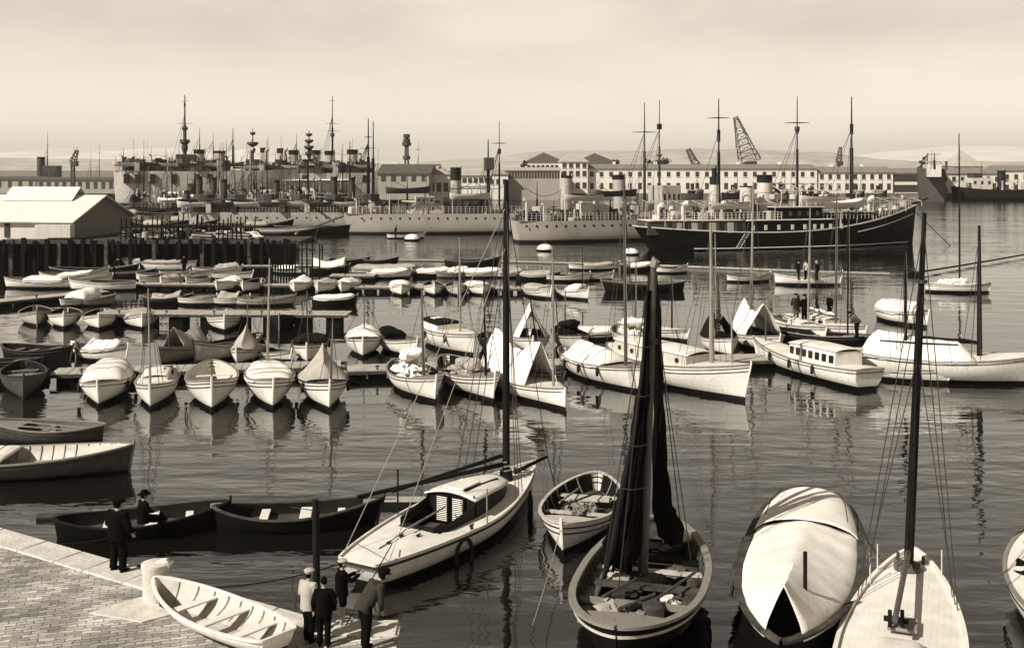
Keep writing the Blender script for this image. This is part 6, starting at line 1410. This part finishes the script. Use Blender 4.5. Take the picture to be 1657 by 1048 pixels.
MB().tube(bs1, (mx_, my_, mtop * .95), .014, n=5).build('forestay', 'rigwire', yt)
MB().tube(HYt.rail(.03, 1), (mx_, my_, mtop * .92), .013, n=5).build('backstay', 'rope', yt)
MB().tube(HYt.rail(.03, -1), (mx_, my_, mtop * .8), .011, n=5).build('backstay', 'rope', yt)
MB().tube(HYt.rail(.42, -1), HYt.rail(.42, -1) + Vector((0, 0, 1.05)), .025, n=6).build('stanchion', 'mastl', yt)
MB().tube(HYt.rail(.36, 1), HYt.rail(.36, 1) + Vector((0, 0, 1.35)), .03, n=6).build('stanchion', 'mastd', yt)
q = HYt.pt(.3, .72, -1); tq = HYt.pt(.31, .72, -1) - HYt.pt(.29, .72, -1); an = math.atan2(tq.y, tq.x)
ty = MB().path([(q.x + math.cos(an) * .34 * math.cos(a * PI / 12), q.y - .1 + math.sin(an) * .34 * math.cos(a * PI / 12), .22 + .42 * math.sin(a * PI / 12)) for a in range(25)], .055, 8, cap=False); ty.build('tyre_fender', 'rubber', yt)
for t_ in (.8, .66):
    q = HYt.pt(t_, .9, -1); MB().path([(q.x, q.y - .1, .75), (q.x, q.y - .12, .5), (q.x, q.y - .1, -.1)], [.04, .09, .09], 8).build('fender', 'rubber', yt) if t_ > .7 else None

# ---------------------------------------------------------------- foreground: fishing boats
fb, _h = boat('fishing_boat', 'white and black fishing boat piled with pale nets right of the yacht', 912, 897, -104, 5.6, 2.35, .62, .98, rail='cream', lining='innerd', seats=2, fore=.8, lum=0, strakes=2, hull=dict(pb=2.3, qb=.65), roll=0, deckm='cream', frames=9)
for k in range(26):
    a = k * 2.4; r_ = .09 * math.sqrt(k); MB().ell((.1 + math.cos(a) * r_ * 1.2, math.sin(a) * r_ * 1.1, .46 + .1 * math.sin(k)), (.16, .13, .08), 8, 5, jit=.9).build('net_heap', 'net', fb)
MB().path([(-1.6, .45, .6), (-.4, .2, .75), (1.0, -.3, .85)], .03, 6).build('oar', 'timberg', fb); MB().path([(-1.7, -.35, .6), (.7, -.55, .8)], .03, 6).build('oar', 'wood', fb)
MB().box((-.9, 0, .5), (.5, 1.4, .06), .1).build('thwart', 'cream', fb)
LB, BB = 7.8, 3.1
f0 = at(1072, 842, 1.0); f1 = at(1001, 1018, 1.05); dfb = f1 - f0; dfb.z = 0; rzF = math.atan2(dfb.y, dfb.x)
HF = Hull(LB, BB, .85, 1.2, 1.05, draft=.4, pa=2.3, qa=.62, pb=2.5, qb=.55, over=.02, m=.5)
lf = empty('fishing_boat', (f0 + dfb.normalized() * LB * .49) * 1, rzF, 'big open lateen fishing boat with black sails hung on its mast', 'boat'); lf.location.z = 0
mb = MB(); HF.outer(mb, 30, 10); mb.cur = 1; HF.inner(mb, .2, 30, 7, .09); mb.build('hull', ['black', 'innerm'], lf)
HF.strip(MB(), .02, .17, .07, n=50).build('gunwale', 'wood', lf); HF.strip(MB(), -.2, .05, .06, n=40).build('rubbing_strake', 'cream', lf)
HF.floor_mb(.2, inset=.1).build('floorboards', 'timberg', lf)
HF.deck_mb(.83, .98, 8, dz=-.12, inset=.12).build('foredeck', 'wood', lf); HF.deck_mb(.02, .16, 8, dz=-.12, inset=.12).build('afterdeck', 'timberg', lf)
for t, m_, w_ in ((.25, 'timber', .5), (.36, 'cream', .2), (.5, 'timberg', .35), (.66, 'wood', .3), (.8, 'cream', .22)):
    q = HF.pt(t, .78, 1, .1); MB().box((q.x, 0, q.z), (w_, q.y * 2, .06)).build('thwart', m_, lf)
for sd_ in (1, -1):
    sdk = MB(); sdk.grid(lambda u, v: Vector(((.2 + .6 * u - .5) * LB, sd_ * (HF.half(.2 + .6 * u) - .12 - .42 * v), .52)), 14, 1); sdk.build('side_bench', 'timberg' if sd_ > 0 else 'wood', lf, thick=.04)
for k in range(22):
    t = .07 + .86 * k / 21
    for sd_ in (1, -1): MB().path([HF.pt(t, .45 + .5 * j / 4, sd_, .11) for j in range(5)], .03, 4).build('rib', 'timberg', lf)
def fl(px, py, z): return Matrix.Rotation(-rzF, 3, 'Z') @ (at(px, py, z) - Vector((lf.location.x, lf.location.y, 0)))
mb0 = fl(1040, 945, .25); mt_ = Matrix.Rotation(-rzF, 3, 'Z') @ (Vector((xat(1058, 27.9), 27.9, zat(424, 27.9))) - Vector((lf.location.x, lf.location.y, 0)))
mm_ = lambda k: mb0.lerp(mt_, k)
MB().path([mb0, mm_(.3), mm_(.7), mt_], [.13, .12, .105, .075], 14).build('mast', 'mastm', lf)
MB().path([mm_(.985), mt_ + Vector((0, .05, .06)), mt_ + Vector((0, .12, -.02))], [.11, .12, .05], 10).build('mast_head', 'mastl', lf)
MB().path([mm_(.75), mm_(.765)], .16, 12).build('mast_band', 'iron', lf)
def W2L(v): return Matrix.Rotation(-rzF, 3, 'Z') @ (v - Vector((lf.location.x, lf.location.y, 0)))
def PXD(px, py, d): return W2L(Vector((xat(px, d), d, zat(py, d))))
def sailpath(pts, d, name, m='sail', seed=0, flat=.6, n=60):
    """pts: (px, py, half width px) down the hanging bundle at distance d; folded cloth with creases"""
    P, Rr = [], []
    for i in range(len(pts) - 1):
        for k in range(8):
            u = k / 8; a, b = pts[i], pts[i + 1]
            P.append(PXD(a[0] + (b[0] - a[0]) * u, a[1] + (b[1] - a[1]) * u, d)); Rr.append((a[2] + (b[2] - a[2]) * u) * d / FOC)
    P.append(PXD(pts[-1][0], pts[-1][1], d)); Rr.append(pts[-1][2] * d / FOC)
    mb = MB(); mb.path(P, Rr, n, flat)
    a_, b_ = (.07, .045) if m == 'sail' else (.01, 0)
    def fold(v):
        q = Vector(v)
        return tuple(q + Vector((mnoise.noise(Vector((q.x * 9 + seed, q.y * 9, q.z * 1.2))), mnoise.noise(Vector((q.x * 8, q.y * 9 + seed, q.z + 5))), 0)) * a_
                     + Vector((mnoise.noise(Vector((q.x * 26 + seed, q.y * 26, q.z * .5))), mnoise.noise(Vector((q.x * 25, q.y * 27 + seed, q.z * .5 + 3))), 0)) * b_)
    mb.v = [fold(v) for v in mb.v]
    return mb.build(name, m, lf)
sailpath([(1052, 440, 2.5), (1048, 560, 5.5), (1039, 660, 11), (1028, 760, 18), (1016, 840, 25), (1006, 885, 30), (1000, 915, 20)], 28.3, 'furled_sail', seed=1)
sailpath([(1061, 440, 2.5), (1065, 600, 7), (1068, 740, 11), (1072, 820, 16), (1086, 860, 22), (1094, 880, 9)], 29.0, 'furled_sail', seed=7)
sailpath([(1047, 470, 2.2), (1040, 600, 3), (1026, 700, 4), (1006, 800, 5), (990, 890, 6), (975, 940, 3)], 27.8, 'yard', 'mastd', 3, 1.0, 10)
for a, b in (((1052, 440), (972, 952)), ((1052, 440), (1118, 905)), ((1050, 470), (1000, 960)), ((1057, 470), (1104, 870))):
    MB().tube(PXD(a[0], a[1], 27.9), fl(b[0], b[1], .9), .014, n=5).build('shroud', 'roped', lf)
for k in range(5):
    o_ = (k - 2) * 5
    sailpath([(1050, 470, 1.5), (1046 + o_ * .2, 600, 2.6), (1034 + o_ * .7, 720, 3.4), (1020 + o_, 830, 4.2), (1006 + o_ * 1.6, 890 + 6 * (k % 3), 4.5), (1002 + o_ * 1.9, 925, 2)], 27.9 - .05 * (k % 2), 'gathered_cloth', 'sail', 11 + k, 1.0, 14)
for y_, w_, x_ in ((560, 7, 1048), (640, 11, 1041), (720, 16, 1032), (790, 20, 1023)):
    MB().path([PXD(x_ - w_, y_, 27.75), PXD(x_, y_ + 2, 27.6), PXD(x_ + w_, y_ - 1, 27.75)], .018, 5).build('sail_tie', 'roped', lf)
rr = random.Random(9)
for i, (q, y_, z_, s_, m_) in enumerate(((985, 985, .5, .38, 'canvasg'), (1040, 985, .55, .36, 'canvasd'), (1080, 975, .5, .3, 'canvas'), (1010, 960, .5, .3, 'clothb'), (1058, 945, .45, .42, 'canvasd'), (1022, 930, .45, .36, 'canvasd'), (1095, 925, .5, .32, 'inner'), (1050, 880, .6, .4, 'canvasd'), (1090, 890, .6, .35, 'canvasd'), (1000, 935, .5, .3, 'canvasg'), (1030, 1000, .6, .3, 'net'), (1110, 960, .5, .25, 'timberg'))):
    p = fl(q, y_, z_); MB().ell(p, (s_ * 1.15, s_ * .95, s_ * .42), 20, 12, jit=.5).build('stowed_gear', m_, lf)
for a, b in (((975, 965), (1030, 935)), ((1000, 985), (1060, 960)), ((1060, 970), (1125, 925))): MB().tube(fl(a[0], a[1], .8), fl(b[0], b[1], .85), .04, .035, 7).build('spar', 'mastm', lf)
MB().box(fl(1055, 985, .62), (.8, .45, .32), .3).build('gear_box', 'timberg', lf, bev=.02)
MB().box(fl(1082, 866, .95), (.22, .5, .05), .1).build('pale_board', 'deck', lf)

# tarpaulin covered boat
t0_ = at(1312, 812, 1.0); t1_ = at(1262, 1075, 1.0); dt_ = t1_ - t0_; dt_.z = 0; rzT = math.atan2(dt_.y, dt_.x); LT = 10.2
HT = Hull(LT, 2.95, .85, 1.3, .95, tr=.62, draft=.5, pa=2.2, qa=.5, pb=2.4, qb=.75, m=.42)
cb_ = empty('covered_boat', t0_ + dt_.normalized() * LT * .5, rzT, 'long dark boat under taut white canvas covers right of the lateen boat', 'boat'); cb_.location.z = 0
mb = MB(); HT.outer(mb, 24, 8); mb.cur = 1; HT.inner(mb, .2, 24, 5, .08); mb.build('hull', ['black', 'innerd'], cb_)
HT.strip(MB(), .0, .2, .07, n=40).build('gunwale', 'timberg', cb_); HT.floor_mb(.2).build('floorboards', 'timberg', cb_)
HT.tarp_mb(-.005, .26, lambda u: .42 - .02 * u, 18, 18, a=2.4, droop=.22, out=.05, wr=.015, seed=2).build('stern_cover', 'canvas', cb_, thick=.02)
HT.tarp_mb(.235, .955, lambda u: .30 + .62 * u ** 1.2, 30, 20, a=1.15, droop=.16, out=.0, wr=.03, seed=9).build('main_cover', 'canvas', cb_, thick=.02)
MB().tube(((.25 - .5) * LT, 0, 1.05), ((.94 - .5) * LT, 0, 1.72), .05, n=8).build('ridge_pole', 'mastd', cb_)
MB().tube(((.86 - .5) * LT, .35, 1.2), ((.86 - .5) * LT, .35, 2.5), .045, n=8).build('pole', 'mastd', cb_)
MB().box((-LT / 2 - .2, 0, .9), (.5, .3, .5)).build('rudder_head', 'timberg', cb_, bev=.03)
for sd_ in (1, -1): MB().path([((.02 - .5) * LT, sd_ * .8, 1.4), ((.12 - .5) * LT, sd_ * 1.0, 1.38), ((.235 - .5) * LT, sd_ * 1.1, 1.26)], .014, 5).build('lashing', 'roped', cb_)
for k in range(4): q = HT.rail(.35 + .1 * k, 1 if 0 else -1, .12); MB().path([(q.x - .6, q.y, q.z - .15 + .04 * k), (q.x + .9, q.y + .02, q.z - .1)], [.07, .08], 8).build('spar', 'timberg', cb_)

# white yacht at the lower right
w0 = at(1478, 893, 1.15); w1 = at(1458, 1040, 1.0); dw = w0 - w1; dw.z = 0; rzW = math.atan2(dw.y, dw.x); LW = 9.6
HW = Hull(LW, 2.55, .85, 1.2, .85, tr=.5, draft=.5, pb=1.9, qb=.72, m=.45, over=.0)
wy = empty('sailing_yacht', w0 - dw.normalized() * LW * .5, rzW, 'broad white decked yacht with slanting dark mast in the lower right', 'yacht'); wy.location.z = 0
mb = MB(); HW.outer(mb, 26, 8); mb.build('hull', 'white', wy)
HW.deck_mb(.01, .996, 40, dz=.0, camber=.12, nv=16, inset=.02).build('deck', 'deck', wy); HW.strip(MB(), .05, .09, .1, n=50).build('toe_rail', 'deck', wy); HW.strip(MB(), -.06, .05, .05, n=40).build('rubbing_strake', 'strake', wy)
def wl(v): return Matrix.Rotation(-rzW, 3, 'Z') @ (v - Vector((wy.location.x, wy.location.y, 0)))
mW0 = wl(at(1470, 915, 1.2)); dWm = at(1470, 915, 1.2).y; mW1 = wl(Vector((xat(1496, dWm), dWm, zat(344, dWm))))
MB().path([mW0, mW0.lerp(mW1, .35), mW0.lerp(mW1, .75), mW0.lerp(mW1, .78), mW1], [.115, .105, .09, .075, .05], 14).build('mast', 'mastd', wy)
MB().lathe(mW0 - Vector((0, 0, .12)), [(.34, 0), (.34, .16), (.2, .2)], 16).build('mast_collar', 'inner', wy)
MB().path([mW0.lerp(mW1, .8), mW0.lerp(mW1, .81)], .14, 12).build('mast_band', 'iron', wy)
MB().path([mW0.lerp(mW1, .62) + Vector((0, .9, .1)), mW0.lerp(mW1, .63), mW0.lerp(mW1, .62) + Vector((0, -.9, .1))], [.02, .03, .02], 6).build('crosstrees', 'mastd', wy)
MB().path([mW0 + Vector((0, 0, .35)), wl(at(1448, 1003, 1.55))], [.07, .06], 10).build('boom', 'mastm', wy)
MB().box(wl(at(1450, 1002, 1.25)), (.12, .5, .08)).box(wl(at(1440, 1000, 1.35)), (.08, .08, .35)).box(wl(at(1460, 1000, 1.35)), (.08, .08, .35)).build('boom_crutch', 'mastd', wy)
cbW = MB(); cbW.grid(lambda u, v: Vector(((.05 + .40 * u - .5) * LW, (2 * v - 1) * .75 * (1 - .35 * u ** 2), .98 + .42 * (1 - abs(2 * v - 1) ** 6) * (1 - u ** 8))), 16, 14); cbW.build('cabin_roof', 'deck', wy)
MB().box(((.52 - .5) * LW, 0, 1.1), (.7, .6, .08)).build('hatch', 'mastl', wy, bev=.02)
for k, (t_, sd_, kk) in enumerate(((.74, 1, .8), (.74, -1, .8), (.67, 1, .96), (.67, -1, .96), (.7, 1, .6), (.7, -1, .6))): MB().tube(HW.rail(t_, sd_, -.03), mW0.lerp(mW1, kk), .013, n=5).build('shroud', 'rigwire', wy)
MB().tube(HW.rail(.99, 1), mW0.lerp(mW1, .9), .012, n=5).build('forestay', 'rope', wy)
for q, y_ in ((1453, 905), (1494, 912)): MB().path([wl(at(q, y_, 1.15)), wl(at(q, y_, 1.15)) + Vector((0, 0, .2))], [.045, .035], 8).build('cleat', 'iron', wy)
for q, y_ in ((1408, 945), (1420, 930), (1524, 940)): p = wl(at(q, y_, 1.0)); MB().tube(p - Vector((0, 0, .2)), p + Vector((0, 0, .75)), .018, n=6).build('stanchion', 'navyw', wy)
boat('sailing_boat', 'white deck with black bundle just entering the lower right corner', 1712, 1000, 76, 6, 2.3, .8, 1.1, anchor='mid', fore=0, tr=.5, paint='white', boom=None, tarp=('bundle', .5, .85, .25), tm='canvasd', pole=(.8, 1.8, .03))

# mooring ropes
rope('mooring_rope', 'dark mooring rope from the bollard to the yacht stern', [at(345, 950, .95), at(560, 908, .8)], .018, 'roped', sag=.12)
rope('mooring_rope', 'slack rope from the left edge past the man to the black boats', [at(40, 878, 1.0), at(212, 860, .6)], .022, 'roped', sag=.15)
rope('mooring_rope', 'thin pale line from the small fishing boat bow down towards the quay', [at(908, 850, .8), at(862, 1010, .9)], .012, 'rope', sag=.1)
rope('mooring_rope', 'dark hawser looping from the covered boat to the white yacht at lower right', [at(1345, 808, 1.1), at(1375, 822, 1.0), at(1392, 845, .95), at(1404, 875, .9), at(1422, 900, 1.0)], .03, 'roped')
rope('mooring_rope', 'rope stretched from the yacht transom down to the bending man', [at(634, 880, 1.0), at(560, 1010, 1.1)], .016, 'roped')
rope('mooring_rope', 'thin line from the upright post to the black boat beyond it', [at(511, 826, 2.8), at(470, 820, .8)], .012, 'roped')
rope('mooring_chain', 'dark line from the steamer bow slanting down into the water', [at(1478, 340, 4.2), at(1538, 398, 0)], .06, 'roped', cat='chain')
rope('slanting_spar', 'pale spar slanting from the barges up to the stern of the first destroyer', [at(478, 378, .9), at(566, 346, 2.6)], .16, 'mastl', cat='spar', n=8)

# ---------------------------------------------------------------- people
HANGL = (((.0, .27, .2), (.05, .26, -.04)), ((.0, -.27, .2), (.05, -.26, -.04)))
person('man in long dark coat and flat cap standing at the cobbled quay edge', at(190, 925, QZ), 65, 1.76, hat='cap', fingers=True, bulk=1.22, arms=(((.02, .27, .2), (.14, .24, .0)), ((.02, -.27, .2), (.14, -.24, .0))), feet=((.02, .13), (.0, -.13)))
pm = at(232, 868, .2); person('person in dark clothes and brimmed hat sitting in the black boat', pm, 40, 1.65, hat='brim', sit=.9, feet=((.5, .12), (.48, -.12)), fingers=True, arms=(((.1, .22, .25), (.3, .12, .2)), ((.1, -.22, .25), (.3, -.12, .2))))
pq = at(553, 1012, QZ); person('boy in pale beret, dark jacket and shorts reaching toward the yacht', pq, 20, 1.42, hat='beret', hatm='clothl', short=True, fingers=True, arms=(((.2, .2, .28), (.42, .14, .38)), ((.22, -.2, .3), (.46, -.1, .42))), shoe='clothl')
pq = at(499, 1038, QZ); person('boy in pale jacket and pale cap standing left of the upright post', pq, 60, 1.5, coat='clothl', hat='cap', hatm='clothl', fingers=True, arms=(((.02, .26, .2), (.2, .16, .14)), ((.02, -.26, .2), (.2, -.16, .14))))
pq = at(524, 1046, QZ); person('bareheaded child in black jacket standing right of the upright post', pq, 95, 1.42, hat='hair', hatm='clothd', fingers=True, arms=HANGL)
pq = at(590, 1052, QZ); person('man in dark jacket and dark cap bending toward the yacht stern', pq, 38, 1.72, hat='cap', lean=38, coat='clothb', fingers=True, arms=(((.16, .2, .2), (.34, .14, .08)), ((.18, -.2, .2), (.36, -.12, .1))))
def far(label, px, py, z, hd, h=1.7, **kw): person(label, at(px, py, z), hd, h, **kw)
far('man in grey trousers standing on the white yacht beside another man', 1288, 519, 1.0, 80, legs='clothg', coat='clothb')
far('man in black clothes standing close right of the man in grey trousers', 1302, 521, 1.0, 110)
far('man with white sailor cap on the yacht right of the two standing men', 1343, 519, 1.0, 200, hatm='clothl')
far('man bending over the dark cutter near the launch', 1387, 545, 1.0, 200, lean=45, coat='clothg')
far('dark figure standing on a boat under the timber pier', 298, 443, .7, 270)
far('lone rower standing in the dinghy below the first destroyer', 640, 384, .4, 0, lean=10)
far('man in pale shirt aboard the crowded launch below the steamer', 1304, 452, .7, 200, coat='clothl')
far('man in dark jacket in the stern of the crowded launch below the steamer', 1292, 453, .7, 20)
far('man with white cap in the bow of the crowded launch below the steamer', 1322, 454, .7, 160, hatm='clothl')
far('dark figure crouching on the timber landing by the black pier', 184, 446, .8, 30, lean=30)
for i, q in enumerate((598, 622, 604, 850, 868, 905, 930, 990, 1012)):
    sh_, nm = (A, 'first destroyer stern deck') if q < 800 else (B, 'second destroyer stern deck'); x = sh_.lx(q, -1.5 + (i % 3)); p = Matrix.Rotation(sh_.rz, 3, 'Z') @ Vector((x, -1.5 + (i % 3), 0)) + sh_.p; p.z = sh_.deckz(x)
    person(('sailor in white standing on the %s', 'sailor in dark blouse standing on the %s')[i % 2] % nm, p, 200 + 37 * i, 1.7, coat='clothl' if i % 2 == 0 else 'clothd', legs='clothl' if i % 2 == 0 else 'clothd', hatm='clothl', group='sailors on the destroyer decks')

# ---------------------------------------------------------------- look-alikes: say which one, counted along the row
same = {}
for o in list(col.objects):
    if o.parent is None and o.get('label'): same.setdefault(o['label'], []).append(o)
ORD = ('leftmost', 'second', 'third', 'fourth', 'fifth', 'sixth', 'seventh', 'eighth', 'ninth', 'tenth')
CNT = {2: 'two', 3: 'three', 4: 'four', 5: 'five', 10: 'ten'}
for lb, os_ in same.items():
    if len(os_) > 1:
        lb = lb.replace('tall bare stake in the water at', 'bare stake in the close row at').replace(' the end of the dark pier', ' the pier end')
        os_.sort(key=lambda o: o.location.x / o.location.y)
        for i, o in enumerate(os_): o['label'] = '%s, %s' % (lb, 'leftmost of the %s' % CNT.get(len(os_), 'row') if i == 0 else ('rightmost of the %s' % CNT.get(len(os_), 'row') if i == len(os_) - 1 else '%s from the left' % ORD[i]))
